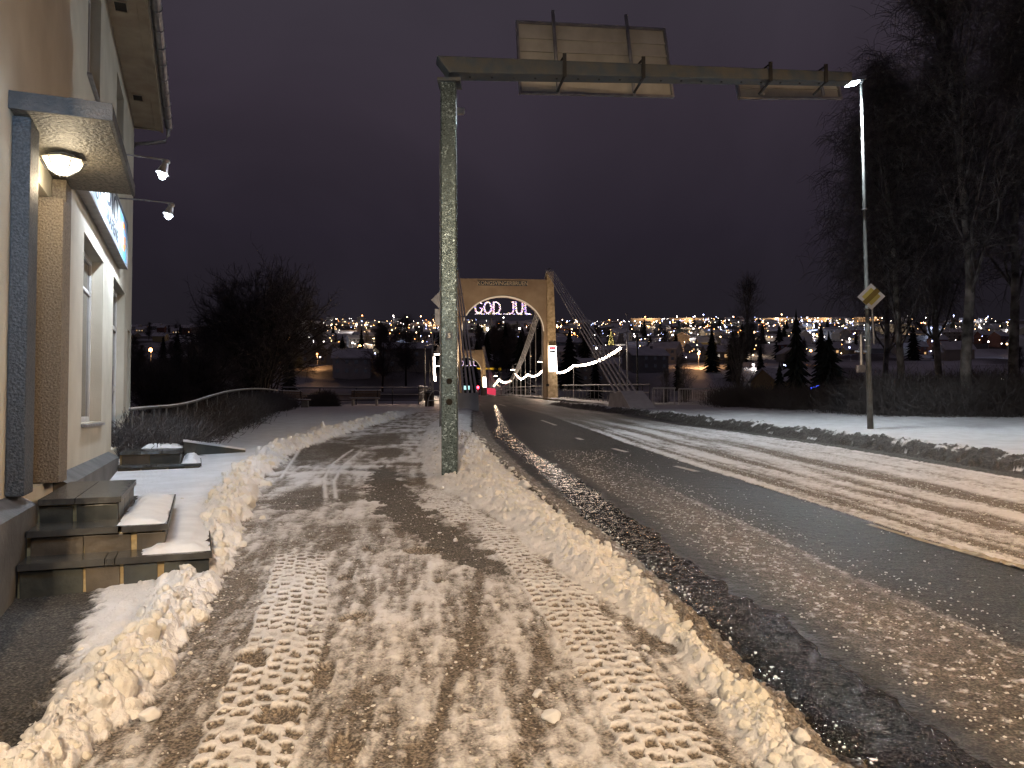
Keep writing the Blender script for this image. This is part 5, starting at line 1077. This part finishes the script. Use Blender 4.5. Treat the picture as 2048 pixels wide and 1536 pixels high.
def make_tree(name, label, cat, loc, args, bark='bark', twr=.008, group=None):
    T, Cc, (b, m1, m2) = tree_arrays(**args); r = empty(name, loc, 0, label, cat, group)
    V, F = seg_arrays(*T, sides=9); link('trunk', np_mesh('trunk', V, F, [bark]), r)
    n = len(b); V1, F1 = seg_arrays(*Cc, sides=5); V2, F2 = seg_arrays(np.concatenate([b, m1]), np.concatenate([m1, m2]), np.full(2*n, twr), np.concatenate([np.full(n, twr), np.full(n, twr*.5)]), 3)
    link('branches', np_mesh('branches', V1, F1, ['twig' if bark == 'bark' else ('birchpale' if bark == 'birchpale' else 'birchtwig')]), r); cr = link('crown', np_mesh('crown', V2, F2, ['birchtwig' if bark == 'birch' else 'twig'], False), r); return r
M['birchtwig'] = mat('birch_branch', (.18, .17, .175), .85, nscale=4, col2=(.03, .028, .027))
bir = dict(levels=3, spread=.33, up=1.7, droop=.30, ntw=[46, 7, 4, 9.5], tw_len=.85, rad=.20)
def TP(px, y): p = P(px, 830, y); return (p.x, y, float(terrain_z(np.array([p.x]), np.array([y]))[0])-.1)
b1 = make_tree('birch_tree', 'tallest birch with a thick pale patchy trunk near the right edge of the picture', 'birch', TP(1928, 27), dict(seed=3, H=20.5, **bir), 'birch', .0075, 'bare birches on the right verge')
b2 = make_tree('birch_tree', 'drooping birch leaning over the lit lamp pole from the right', 'birch', TP(1812, 30), dict(seed=8, H=15.0, **{**bir, 'droop': .7, 'rad': .16, 'spread': .42, 'up': 1.2, 'tw_len': 1.0}), 'birch', .0075, 'bare birches on the right verge')
b3 = copy_thing(b1, TP(2030, 31), 2.1, (1.05, 1.05, 1.02), 'birch cut by the right edge of the picture, behind the tallest one', 'bare birches on the right verge')
b4 = copy_thing(b2, TP(1768, 38), 1.3, (.95, .95, 1.04), 'slender birch farthest left, its twigs hanging past the lamp pole', 'bare birches on the right verge')
b5 = copy_thing(b2, TP(1880, 36), 4.0, (1.1, 1.1, 1.18), 'birch standing between the thick trunk and the drooping birch', 'bare birches on the right verge')
b6 = copy_thing(b1, TP(2120, 26), 0.7, (.95, .95, .95), 'birch whose branches enter the picture at the upper right corner', 'bare birches on the right verge')
M['birch'].node_tree
def dome_tree(name, label, loc, H, W, seed, ntw, tl):
    rs = np.random.default_rng(seed); S0 = []; S1 = []; A0_ = []; A1_ = []; TS = []
    def path(p, q, bow, n, r0, r1):
        p = np.array(p, float); q = np.array(q, float); c = (p+q)/2+np.array([0, 0, bow]); w = rs.normal(size=(n+1, 3))*.06*np.linalg.norm(q-p)*.3; w[0] = w[-1] = 0; o_ = []
        for i in range(n+1): t = i/n; o_.append((1-t)**2*p+2*t*(1-t)*c+t*t*q+w[i])
        for i in range(n): S0.append(o_[i]); S1.append(o_[i+1]); A0_.append(r0+(r1-r0)*i/n); A1_.append(r0+(r1-r0)*(i+1)/n)
        return o_
    cz = H*.53; stems = [path((rs.normal()*.25, rs.normal()*.25, -.4), (rs.normal()*W*.10, rs.normal()*W*.10, H*rs.uniform(.30, .45)), .3, 5, .24, .13) for _ in range(5)]
    n0 = len(S0); tr = (S0[:], S1[:], A0_[:], A1_[:]); S0.clear(); S1.clear(); A0_.clear(); A1_.clear()
    for i in range(190):
        d = rs.normal(size=3); d /= np.linalg.norm(d); d[2] = abs(d[2])*1.1-.30; rr = rs.uniform(.60, 1.0)**.7*(1+.10*math.sin(3*math.atan2(d[1], d[0])+seed)); q = np.array([d[0]*W*.5*rr, d[1]*W*.5*rr, cz+d[2]*H*.45*rr]); st = stems[rs.integers(5)]; k = rs.integers(1, 6); lp = path(st[k], q, H*.07*rs.uniform(.2, 1.4), 6, .085-.010*k, .022)
        for j_ in range(9):
            b = lp[rs.integers(2, 7)]; e_ = b+(q-np.array([0, 0, cz*.6]))*.10+rs.normal(size=3)*W*.065; sp_ = path(b, e_, .1, 3, .018, .009); TS.append((sp_[0], sp_[-1]))
    TS0 = np.array([a for a, b in TS]); TS1 = np.array([b for a, b in TS]); k = rs.integers(0, len(TS), ntw); t = rs.uniform(.1, 1.05, (ntw, 1)); b = TS0[k]*(1-t)+TS1[k]*t; out = b-np.array([0, 0, cz*.5]); out /= np.linalg.norm(out, axis=1, keepdims=True)
    d = out*.8+rs.normal(size=(ntw, 3))*.6; d /= np.linalg.norm(d, axis=1, keepdims=True); ln = tl*rs.uniform(.4, 1.1, (ntw, 1)); m1 = b+d*ln*.5; m2 = m1+(d+rs.normal(size=(ntw, 3))*.3)*ln*.5
    r = empty(name, loc, 0, label, 'tree'); V, F = seg_arrays(*tr, sides=8); link('trunk', np_mesh('trunk', V, F, ['bark']), r); V, F = seg_arrays(S0, S1, A0_, A1_, 4); link('branches', np_mesh('branches', V, F, ['bark']), r)
    V, F = seg_arrays(np.concatenate([b, m1]), np.concatenate([m1, m2]), np.full(2*ntw, .010), np.full(2*ntw, .006), 3); link('crown', np_mesh('crown', V, F, ['twig'], False), r); return r
t1 = dome_tree('round_tree', 'broad bare tree with a round domed crown behind the hedge on the left', (P(528, 760, 56).x, 56, 0.9), 12.2, 10.6, 5, 30000, .62)
t1x = False and make_tree('round_tree', 'broad bare tree with a round crown behind the hedge on the left', 'tree', (P(520, 760, 56).x, 56, 0.6), dict(seed=21, H=14.0, levels=3, spread=.52, up=1.0, droop=-.15, ntw=[26, 8, 5, 20], tw_len=.9, rad=.24, wid=1.3, multi=4, low=.25, trunk_frac=.9), 'bark', .012)
t2 = copy_thing(t1, (P(395, 760, 50).x, 50, 0.0), 1.0, (.56, .56, .56), 'smaller bare tree left of the big round one'); t3 = copy_thing(t1, (P(318, 760, 46).x, 46, -.2), 2.2, (.42, .42, .44), 'low bare tree close to the corner of the shop')
yt = make_tree('young_tree', 'slim bare young tree with pale limbs behind the grey barrier', 'tree', (P(1475, 805, 42).x, 42, float(g(42))-.3), dict(seed=33, H=8.0, levels=2, spread=.44, up=1.3, droop=-.3, ntw=[26, 6, 7], tw_len=.7, rad=.10, low=.12), 'birchpale', .006) if False else None
M['birchpale'] = mat('pale_bark', (.20, .19, .18), .8, nscale=4, col2=(.08, .075, .07))
yt = make_tree('young_tree', 'slim bare young tree with pale limbs behind the grey barrier', 'tree', (P(1474, 805, 42).x, 42, float(g(42))-.4), dict(seed=33, H=8.0, levels=2, spread=.40, up=1.7, droop=-.3, ntw=[30, 6, 2.6], tw_len=.6, rad=.11, low=.10), 'birchpale', .004)
copy_thing(yt, (P(1375, 800, 62).x, 62, 0.0), 1.9, (.8, .8, .80), 'shorter bare tree with a dark round nest-like crown, left of the young tree')
copy_thing(yt, (P(1325, 800, 80).x, 80, -1.0), .5, (.9, .9, .9), 'thin bare tree near the right flagpole')

# undergrowth: hedge on the left, brush on the right, bushes on the plaza end
def brush(name, centers, label, cat, per=260, tl=.5, r_=.006, kind='stuff', up=.5):
    rs = np.random.default_rng(len(centers)+per); P0 = []; P1 = []; R = []
    for (x, y, z, w_, h_) in centers:
        n = per; b = np.stack([x+rs.normal(0, w_*.42, n), y+rs.normal(0, w_*.42, n), z+rs.uniform(0, h_*.8, n)], 1); d = rs.normal(size=(n, 3)); d[:, 2] = np.abs(d[:, 2])+up; d /= np.linalg.norm(d, axis=1, keepdims=True); l = rs.uniform(.4, 1.0, (n, 1))*tl
        q = b+d*l; d2 = d+rs.normal(size=(n, 3))*.5; d2 /= np.linalg.norm(d2, axis=1, keepdims=True); q2 = q+d2*l*.7; P0 += [b, q]; P1 += [q, q2]; R += [np.full(n, r_), np.full(n, r_*.8)]
    P0 = np.concatenate(P0); P1 = np.concatenate(P1); R = np.concatenate(R); V, F = seg_arrays(P0, P1, R, R*.6, 3); o = link(name, np_mesh(name, V, F, ['twig'], False)); return tag(o, label, cat, kind=kind)
cs = []
for i in range(150):
    t = random.random(); k = t*(len(hr)-1); j_ = min(int(k), len(hr)-2); p = hr[j_].lerp(hr[j_+1], k-j_); o_ = random.uniform(-.1, .75); cs.append((p.x+o_*.55-.0, p.y-o_*.3, p.z-1.50, .75, 1.2))
brush('hedge', cs, 'dark bare twiggy hedge below the snowy handrail', 'hedge', 330, .38, .008)
cs = [(P(px, 800, y).x, y, z0, 1.6, h_) for px, y, z0, h_ in [(random.uniform(262, 500), random.uniform(24, 50), -.9, random.uniform(1.0, 2.0)) for _ in range(70)]]
brush('undergrowth', cs, 'dark thicket rising behind the handrail on the left', 'thicket', 300, .8, .011)
cs = []
for i in range(190):
    px = random.uniform(1445, 2070); y = np.interp(px, [1440, 1560, 1740, 1850, 2070], [40, 34, 27.5, 26, 26])+random.uniform(0, 9); p = P(px, 820, y); cs.append((p.x, y, float(terrain_z(np.array([p.x]), np.array([y]))[0])-.1, 1.2, random.uniform(.7, 1.7)*(1.25 if px > 1700 else .8)))
brush('undergrowth', cs, 'dark brush at the back of the snowy verge under the birches', 'thicket', 330, .7, .009)
def bush(loc, label, s=1.0):
    rs = np.random.default_rng(int(loc[0]*10) % 97+3); n = 2600; a_ = rs.uniform(0, 6.28, n); e2 = np.arccos(rs.uniform(0, 1, n)); d = np.stack([np.sin(e2)*np.cos(a_), np.sin(e2)*np.sin(a_), np.cos(e2)], 1); ln = rs.uniform(.5, 1.0, (n, 1)); b = d*ln*.75*s; q = (d*.6+rs.normal(size=(n, 3))*.5); q /= np.linalg.norm(q, axis=1, keepdims=True)
    V, F = seg_arrays(np.concatenate([b*.2, b]), np.concatenate([b, b+q*.30*s]), np.full(2*n, .009), np.full(2*n, .006), 3); r = empty('round_bush', loc, 0, label, 'bush'); link('twigs', np_mesh('twigs', V, F, ['twig'], False), r)
p = P(648, 806, 44.5); bush((p.x, p.y, float(g(44.5))-.05), 'round dark bush between the two benches', 1.15)
p = P(625, 806, 45.5); bush((p.x, p.y, float(g(45.5))-.05), 'smaller dark bush left of the round one', .8)
p = P(546, 806, 41); bush((p.x, p.y+2.5, float(g(41))-.05), 'dark bush right at the end of the handrail', .8)
p = P(505, 820, 37); bush((p.x, p.y, float(g(37))-.05), 'dark bush left of the sideways bench', 1.1)

# spruces and bare trees across the river, sharing two shapes each
def spruce(H, W, seed):
    rs = random.Random(seed); m = MB(); n = 15
    for i in range(n):
        t = i/(n-1); z = H*(.06+.90*t); R_ = W*(1-t)**.85*.5+.10; k = 11; n0 = len(m.v); m.v.append((0, 0, z+H*.10))
        for j_ in range(k*2): a_ = PI*j_/k+i*.7; rr = R_*(1.05+rs.uniform(-.15, .25) if j_ % 2 == 0 else .55); m.v.append((rr*math.cos(a_), rr*math.sin(a_), z-(R_*.28 if j_ % 2 == 0 else 0)+rs.uniform(-.06, .06)*H*.3))
        for j_ in range(k*2): m.f.append((n0, n0+1+j_, n0+1+(j_+1) % (k*2))); m.m.append(0)
    return m
def mk_spruce(H, W, seed, loc, label, group=None):
    r = empty('spruce_tree', loc, 0, label, 'spruce', group); me = bpy.data.meshes.new('crown'); s = spruce(H, W, seed); me.from_pydata(s.v, [], s.f); link('crown', me, r, ['spruce']); MB().tube([(0, 0, -.5), (0, 0, H*.9)], [.18, .03], 6).obj('trunk', 'bark', r); return r
def FP(px, py, y): return P(px, py, y)
def tzv(x, y): return float(terrain_z(np.array([float(x)]), np.array([float(y)]))[0])
sA = mk_spruce(10, 3.6, 1, FP(1595, 805, 72), 'pointed dark spruce right of the young tree, tallest of the spruces'); sA.location.z = 1.0-.5
q = copy_thing(sA, FP(1660, 805, 78), 1, (1.5, 1.5, .88), 'broad dark spruce left of the lamp pole'); q.location.z = .3
q = copy_thing(sA, FP(1560, 805, 100), 2, (1.0, 1.0, .8), 'smaller spruce left of the pointed one'); q.location.z = -.5
far = dict(levels=2, spread=.45, up=.9, droop=.1, ntw=[22, 6, 2.2], tw_len=2.2, rad=.3)
fb = make_tree('bare_tree', 'bare tree left of the pale house across the river', 'tree', (FP(765, 760, 205).x, 205, tzv(FP(765, 760, 205).x, 205)), dict(seed=41, H=17, **far), 'bark', .03)
q = copy_thing(fb, (FP(812, 760, 215).x, 215, tzv(FP(812, 760, 215).x, 215)), 1.0, 1.1, 'taller bare tree right of the pale house across the river')
spG = 'spruces scattered on the far hillside'; baG = 'bare trees scattered on the far hillside'
for i in range(95):
    px = random.choice((random.uniform(935, 1085), random.uniform(262, 900), random.uniform(1110, 2040), random.uniform(1110, 1700))); y = 190+random.random()**1.6*850
    if 655 < px < 880 and y < 270: continue
    x = FP(px, 700, y).x; copy_thing(sA, (x, y, tzv(x, y)-.5), random.uniform(0, 6), random.uniform(.9, 1.7)*np.array([random.uniform(1, 1.6)]*2+[1.0]), 'spruce '+zone(px, y), spG)
for i in range(95):
    px = random.choice((random.uniform(925, 1090), random.uniform(262, 900), random.uniform(1110, 2040))); y = 195+random.random()**1.6*800
    if 655 < px < 880 and y < 270: continue
    x = FP(px, 700, y).x; copy_thing(fb, (x, y, tzv(x, y)-.5), random.uniform(0, 6), random.uniform(.45, .95), 'bare tree '+zone(px, y), baG)

# ------------------------------------------------------------------ the town across the river
def house(w, d, h, rh, wallm, wins, chim=True, hip=False):
    r = empty('town_house', (0, 0, 0)); ov = .5
    m = MB(); m.box((-w/2, -d/2, -3), (w/2, d/2, h)); m.hexa([(-w/2, -d/2+.002, h+.001), (w/2, -d/2+.002, h+.001), (w/2, d/2-.002, h+.001), (-w/2, d/2-.002, h+.001), (-w/2, -.02, h+rh-.1), (w/2, -.02, h+rh-.1), (w/2, .02, h+rh-.1), (-w/2, .02, h+rh-.1)]); m.obj('wall', wallm, r)
    rf = MB(); hx = w/2+ov
    for s in (-1, 1): rf.hexa([(-hx, s*(d/2+ov), h-.25), (hx, s*(d/2+ov), h-.25), (hx, s*.003, h+rh), (-hx, s*.003, h+rh), (-hx, s*(d/2+ov), h+.05), (hx, s*(d/2+ov), h+.05), (hx, s*.003, h+rh+.3), (-hx, s*.003, h+rh+.3)])
    ro = rf.obj('roof', 'snowroof', r)
    if chim: MB().box((w*.15, -.4, h+rh*.7), (w*.15+.7, .4, h+rh+1.0)).obj('chimney', 'wallg', ro)
    for (wx, wz, ww, wh, mt) in wins: MB().box((wx-ww/2, -d/2-.06, wz), (wx+ww/2, -d/2-.004, wz+wh)).obj('window', mt, r)
    return r
def rw(w, rows_, ps): 
    o_ = []
    for z in rows_:
        n = int(w//2.6)
        for k in range(n): o_.append((-w/2+w*(k+.5)/n, z, 1.0, 1.15, random.choices(('windark', 'winwarm', 'winwhite'), ps)[0]))
    return o_
protos = [house(11, 8, 5.4, 2.8, 'wallw', rw(11, (1, 3.7), (1, 0, 0))), house(9, 8, 3.4, 2.8, 'wallc', rw(9, (1.1,), (4, 2, .5))), house(13, 9, 5.2, 2.4, 'wallg', rw(13, (1, 3.6), (7, 1, .5))), house(9, 8, 5.6, 3.0, 'wallr', rw(9, (1, 3.8), (6, 2, 0))), house(10, 8, 4.0, 3.0, 'wally', rw(10, (1.2,), (4, 1, 1))), house(16, 10, 6.5, 2.0, 'wallc', rw(16, (1, 4), (6, 1, 1)), False)]
desc = ['two-storey white wooden house with snowy roof', 'low cream house with snowy roof', 'two-storey grey house with snowy roof', 'red wooden house with snowy roof', 'yellowish cottage with steep snowy roof', 'long cream apartment block with snowy roof']
grp = 'houses of the town across the river'

used = [False]*6; placed = []
def put_house(k, px, y, rz, sc=1.0, label=None, zoff=0):
    x = P(px, 700, y).x; z = tzv(x, y)+zoff; lab = label or (desc[k].replace(' with snowy roof', '').replace(' with steep snowy roof', '').replace('two-storey ', '')+' '+zone(px, y))
    if not used[k]: used[k] = True; o = protos[k]; o.location = (x, y, z); o.rotation_euler = (0, 0, rz); o.scale = (sc,)*3; tag(o, lab, 'house', None if label else grp)
    else: o = copy_thing(protos[k], (x, y, z), rz, sc, lab, grp); o['category'] = 'house'
    if label and 'group' in o: del o['group']
    placed.append((x, y)); return o
put_house(0, 706, 232, .1, 1.0, 'pale two-storey house with snowy roof standing on the bank above the benches')
put_house(5, 815, 238, -.06, .95, 'long pale two-storey block left of the gantry post across the river')
put_house(1, 900, 262, .2, .9, 'low cream house half hidden behind the gantry post')
put_house(5, 1195, 215, -.15, .8, 'lit pale house with arched windows right of the near bridge tower')
put_house(2, 1290, 235, .25, .9, 'grey two-storey house right of the flagpole')
put_house(4, 1555, 190, .5, 1.0, 'small cottage with steep snow roof behind the brush, left of the spruces')
put_house(0, 1330, 300, -.5, 1.0, 'white gabled house behind the short bare tree')
n = 0; tries = 0
while n < 235 and tries < 5000:
    tries += 1; y = 290+random.random()**1.1*1150; px = random.choice((random.uniform(265, 925), random.uniform(1108, 2045), random.uniform(1108, 2045), random.uniform(930, 1100)))
    if 930 <= px <= 1100 and (y < 620 or random.random() < .5): continue
    if px < 430 and y < 500: continue
    x = P(px, 700, y).x
    if any((x-a_)**2+(y-b_)**2 < (15+y*.010)**2 for a_, b_ in placed): continue
    if 640 < px < 900 and y < 300: continue
    put_house(random.choices(range(6), (4, 4, 3, 2, 2, 1.5))[0], px, y, random.choice((0, PI/2, .4, -.4, PI))+random.uniform(-.2, .2), random.uniform(.85, 1.15)); n += 1
# long sheds along the crest with lit strips
for i, (px, y, w_, lab) in enumerate(((1370, 1380, 60, 'long lit shed on the crest above the young tree'), (1545, 1420, 70, 'wide flat warehouse with an orange strip on the crest'), (1640, 1440, 80, 'longest snow-roofed warehouse on the crest'), (1735, 1400, 46, 'warehouse with two bright strips near the lamp pole'), (1290, 1330, 50, 'flat building glowing orange on the crest, right of the flagpole'))):
    x = P(px, 650, y).x; z = tzv(x, y); r = empty('warehouse', (x, y, z), random.uniform(-.1, .1), lab, 'warehouse', None)
    MB().box((-w_/2, -9, -8), (w_/2, 9, 7)).obj('wall', 'wallc', r); MB().box((-w_/2-.6, -9.6, 7.003), (w_/2+.6, 9.6, 7.8)).obj('roof', 'snowroof', r); MB().box((-w_*.42, -9.2, 4.6), (-w_*.1, -9.02, 5.5)).obj('light_strip', 'strip_orange' , r) if False else MB().box((-w_*.42, -9.2, 4.6), (-w_*.1, -9.02, 5.5)).obj('light_strip', 'winwarm', r)
    light('warehouse_light', 'POINT', (x+w_*.1, y-22, z+9), 26000, (1, .55, .25), size=2)
# petrol canopy with a yellow band behind the far tower
p = P(955, 735, 262); r = empty('petrol_station', (p.x, 262, p.z-5.4), 0, 'flat station roof with glowing yellow band behind the far bridge tower', 'petrol station')
MB().box((-8, -4, 4.2), (8, 4, 5.1)).obj('roof', 'snowroof', r); MB().box((-8.1, -4.15, 4.3), (8.1, -4.01, 5.0)).obj('yellow_band', 'yband', r)
for s in (-1, 1): MB().tube([(s*5, 0, -6), (s*5, 0, 4.2)], .25, 8).obj('column', 'wallw', r)
MB().box((-7.5, 3, -6), (7.5, 4, 4.19)).obj('wall', 'wallw', r)
# chapel-like bell and lit christmas trees
for k, (px, py, y, h_, lab) in enumerate(((1222, 690, 400, 7, 'tall lit Christmas tree above the unlit bell lamp'), (1349, 708, 360, 7, 'lit Christmas tree in the town, behind the short bare tree'))):
    p = P(px, py, y); z0 = p.z; r = empty('christmas_tree', (p.x, y, z0), 0, lab, 'Christmas tree'); s = spruce(h_, h_*.38, 5+k); me = bpy.data.meshes.new('crown'); me.from_pydata(s.v, [], s.f); link('crown', me, r, ['spruce']); MB().tube([(0, 0, -8), (0, 0, 2)], .3, 6).obj('trunk', 'bark', r); m = MB()
    for q in range(130): t = random.random()**1.3; a_ = random.uniform(0, 6.28); rr = h_*.2*(1-t)+.1; m.ball((rr*math.cos(a_), rr*math.sin(a_), h_*t*.98), .08, 0, 5, 3)
    m.obj('fairy_lights', 'gyel', r)
# street lights of the town
def town_light(mt, h=7.0, rad=.55):
    r = empty('town_street_light', (0, 0, 0)); MB().tube([(0, 0, -1), (0, 0, h)], [.12, .08], 5).obj('pole', 'zinc', r); MB().ball((0, -.3, h+.2), rad, 0, 6, 4).obj('globe', mt, r); return r
tl = {k: town_light(v, 7, s) for k, v, s in (('orange', 'lsod', .58), ('warm white', 'lwarm', .50), ('white', 'lwhite', .48), ('bluish', 'lblue', .46))}
first = set(); lgrp = 'street lights of the town across the river'
def put_light(c, px, y, py=None, label=None, sc=1.0, power=0):
    x = P(px, 700, y).x; z = tzv(x, y) if py is None else P(px, py, y).z-7.2*sc; lab = label or (c+' street light '+zone(px, y))
    if c not in first: first.add(c); o = tl[c]; o.location = (x, y, z); o.scale = (sc,)*3; tag(o, lab, 'street light', lgrp)
    else: o = copy_thing(tl[c], (x, y, z), 0, sc, lab, lgrp)
    if label and 'group' in o: del o['group']
    if power: light('town_street_light_lamp', 'POINT', (x, y-1.5, z+6.4*sc), power, {'orange': (1, .5, .2), 'warm white': (1, .75, .5), 'white': (1, .9, .85), 'bluish': (.6, .7, 1)}[c], size=.5)
for c, px, py, y, lab, sc, pw in (('orange', 302, 700, 230, 'single orange street light behind the shop corner', 1.0, 700), ('orange', 580, 676, 600, 'bright orange light at the top of the round tree, the right one of two', 1.6, 3000), ('orange', 566, 679, 620, 'bright orange light left of its neighbour behind the round tree', 1.4, 0), ('bluish', 621, 694, 420, 'bluish-white light left of the pale riverside house', 1.3, 900), ('orange', 720, 692, 260, 'orange light on the roof line of the pale riverside house', .7, 900), ('orange', 713, 671, 800, 'orange light above the pale riverside house', 2.0, 4000), ('orange', 738, 672, 800, 'orange light right of its neighbour above the riverside house', 1.9, 0), ('orange', 803, 671, 800, 'orange light between the two bare trees on the crest', 2.0, 3000), ('white', 780, 668, 900, 'white light on the crest above the long block', 2.0, 0), ('orange', 842, 665, 900, 'orange light close left of the gantry post', 2.0, 2000),
                              ('white', 975, 658, 900, 'bright white light under the bulb letters', 3.0, 5000), ('white', 1039, 657, 900, 'white light in the arch close to the cable', 2.2, 0), ('orange', 1115, 654, 1000, 'orange light just right of the tower leg', 2.2, 0), ('white', 1122, 654, 1000, 'white light just right of the tower leg', 2.4, 3000), ('bluish', 1181, 652, 1100, 'bluish light above the backstay cables', 2.6, 0), ('white', 1280, 655, 1200, 'white light right of the flagpole on the crest', 2.8, 3000), ('orange', 1333, 648, 1250, 'brightest orange flare on the crest, right of the flagpole', 3.6, 26000), ('orange', 1339, 650, 1250, 'second orange flare on the crest', 3.0, 0), ('bluish', 1383, 648, 1250, 'bluish light right of the orange flares', 3.0, 3000), ('white', 1460, 648, 1250, 'white light behind the top of the young tree', 2.8, 0), ('orange', 1466, 649, 1250, 'orange light behind the top of the young tree', 2.8, 4000),
                              ('orange', 1526, 645, 1300, 'orange light on a mast above the warehouses, left one', 3.0, 9000), ('bluish', 1604, 641, 1300, 'bluish light left of the large orange flare', 2.8, 0), ('orange', 1619, 641, 1300, 'large orange flare above the longest warehouse', 3.8, 14000), ('orange', 1611, 650, 1280, 'lower orange flare above the longest warehouse', 3.0, 0), ('orange', 1683, 640, 1300, 'orange flare above the broad spruce', 3.6, 12000), ('white', 1631, 641, 1300, 'white light right of the large orange flare', 2.4, 0), ('bluish', 1645, 643, 1300, 'bluish light on the crest between two orange flares', 2.4, 0), ('orange', 1757, 643, 1300, 'orange light right of the lamp pole', 3.0, 6000), ('white', 1627, 669, 700, 'white floodlight on a tall building in the town', 2.0, 5000), ('bluish', 1675, 675, 650, 'bluish light right of the tall building', 1.8, 3000), ('bluish', 1478, 735, 260, 'bluish-white lamp over the bright snowy slope, right of the young tree', 1.1, 5200), ('bluish', 1568, 731, 240, 'bluish lamp at the end of the long snowy roof', .8, 1300), ('white', 1506, 730, 240, 'violet-white lamp at the left end of the snowy roof', .8, 800)):
    put_light(c, px, y, py, lab, sc, pw)
for i in range(295):
    left = random.random() < .30; px = random.uniform(560, 900) if left else random.uniform(1108, 2040); px = random.uniform(935, 1085) if random.random() < .08 else px
    y = 250+random.random()**1.0*1150; c = random.choices(('orange', 'warm white', 'white', 'bluish'), (2, 4, 5, 2))[0]; put_light(c, px, y, None, None, (.4+y/900*.9)*random.uniform(.4, 1.1), 14*y if i % 5 == 0 else 0)
m = MB()
for k in range(1000):
    px = random.choice((random.uniform(560, 925), random.uniform(1105, 2045), random.uniform(1105, 1720), random.uniform(1105, 1720))) if random.random() < .95 else random.uniform(930, 1090); y = 300+random.random()**.8*1150; x = P(px, 700, y).x; m.ball((x, y, tzv(x, y)+random.uniform(2, 7)), (.08+y/900*.26)*random.uniform(.5, 1.1), random.choices((0, 1, 2, 3), (2, 4, 4, 2))[0], 5, 3)
tag(m.obj('distant_lights', ['lsod', 'lwarm', 'lwhite', 'lblue']), 'countless tiny lit windows and lamps over the far hillside', 'town lights', kind='stuff')
for px, y, c in ((1665, 66, 'l'), ):
    p = P(1633, 776, 110); r = empty('blue_fairy_lights', p, 0, 'cluster of blue fairy lights on a bush beyond the verge', 'fairy lights'); m = MB()
    for k in range(60): m.ball((random.uniform(-.9, .9), random.uniform(-.3, .3), random.uniform(-.35, .35)), .045, 0, 5, 3)
    m.obj('bulbs', 'blueglow', r); MB().tube([(-.9, 0, -.2), (.9, 0, .1)], .01, 4).obj('wire', 'black', r)
# lit snowy slope, small signs on the right
M['signyel'] = mat('small_sign_yellow_glow', (.75, .50, .04), .4, emit=(1, .7, .1), es=.12); M['signwh'] = mat('small_sign_white_glow', (.75, .78, .80), .4, emit=(.8, .9, 1), es=.12)  # plates emit a little, so light on them is put into the material
p = P(2034, 802, 60); r = empty('parking_sign', (p.x, 60, p.z), 0, 'small stacked white and yellow sign plates low at the right edge', 'road sign')
MB().box((-.9, 0, .15), (.9, .04, .62)).obj('plate', 'signwh', r); MB().box((-.6, 0, -.33), (.9, .04, .08)).obj('plate', 'signyel', r); MB().box((-.6, 0, -.85), (.9, .04, -.40)).obj('plate', 'signwh', r); MB().tube([(0, .08, -3), (0, .08, .6)], .04, 8).obj('post', 'zinc', r)
p = P(2004, 760, 70); r = empty('street_lamp', (p.x, 70, p.z-3.0), 0, 'small park lamp beyond the brush at the right edge', 'street lamp'); MB().tube([(0, 0, -1), (0, 0, 3.0)], .04, 6).obj('pole', 'zinc', r); MB().ball((0, 0, 3.1), .12).obj('globe', 'lwhite', r); light('park_lamp_light', 'POINT', (p.x, 69, p.z-.6), 900, (.80, .9, 1), size=.2)

# ------------------------------------------------------------------ lamps of the street behind the camera
cw = empty('wall_lamp', BW(.001, 4.1, 3.55), BR, 'cold white wall lamp on the near end of the shop', 'lamp'); MB().box((0, -.05, -.05), (.16, .05, .05)).obj('bracket', 'zinc', cw); MB().box((.10, -.12, -.16), (.26, .12, -.06)).obj('lens', 'cold', cw)
light('wall_lamp_light', 'SPOT', BW(.45, 4.1, 3.35), 120, (.62, .80, 1), size=.1, spot=150, blend=.7, target=BW(.6, 6.3, 2.2))
def off_lamp(name, base, h, energy, col, target, label, spot=150):
    r = empty(name, (base[0], base[1], float(g(base[1]))-.05), 0, label, 'street lamp', 'street lamps')
    MB().tube([(0, 0, 0), (0, 0, h)], [.09, .05], 10).obj('pole', 'zinc', r, smooth=True)
    MB().box((-.15, -.3, h), (.15, .3, h+.12)).obj('lamp_head', 'zinc', r, bevel=.02)
    MB().box((-.12, -.26, h-.02), (.12, .26, h-.003)).obj('lens', 'lwarm', r)
    light(name+'_light', 'SPOT', (base[0], base[1], r.location.z+h-.08), energy, col, size=.16, spot=spot, blend=.6, target=target)
off_lamp('street_lamp', (-.3, -7.0), 8.0, 14500, (1.0, .75, .49), (0.2, -2.2, 0), 'warm street lamp on the pavement behind the viewpoint', 124)
off_lamp('street_lamp', (11.0, 3.0), 8.5, 8000, (1.0, .60, .28), (6.8, 6.0, 0), 'orange street lamp beside the far lanes', 112)
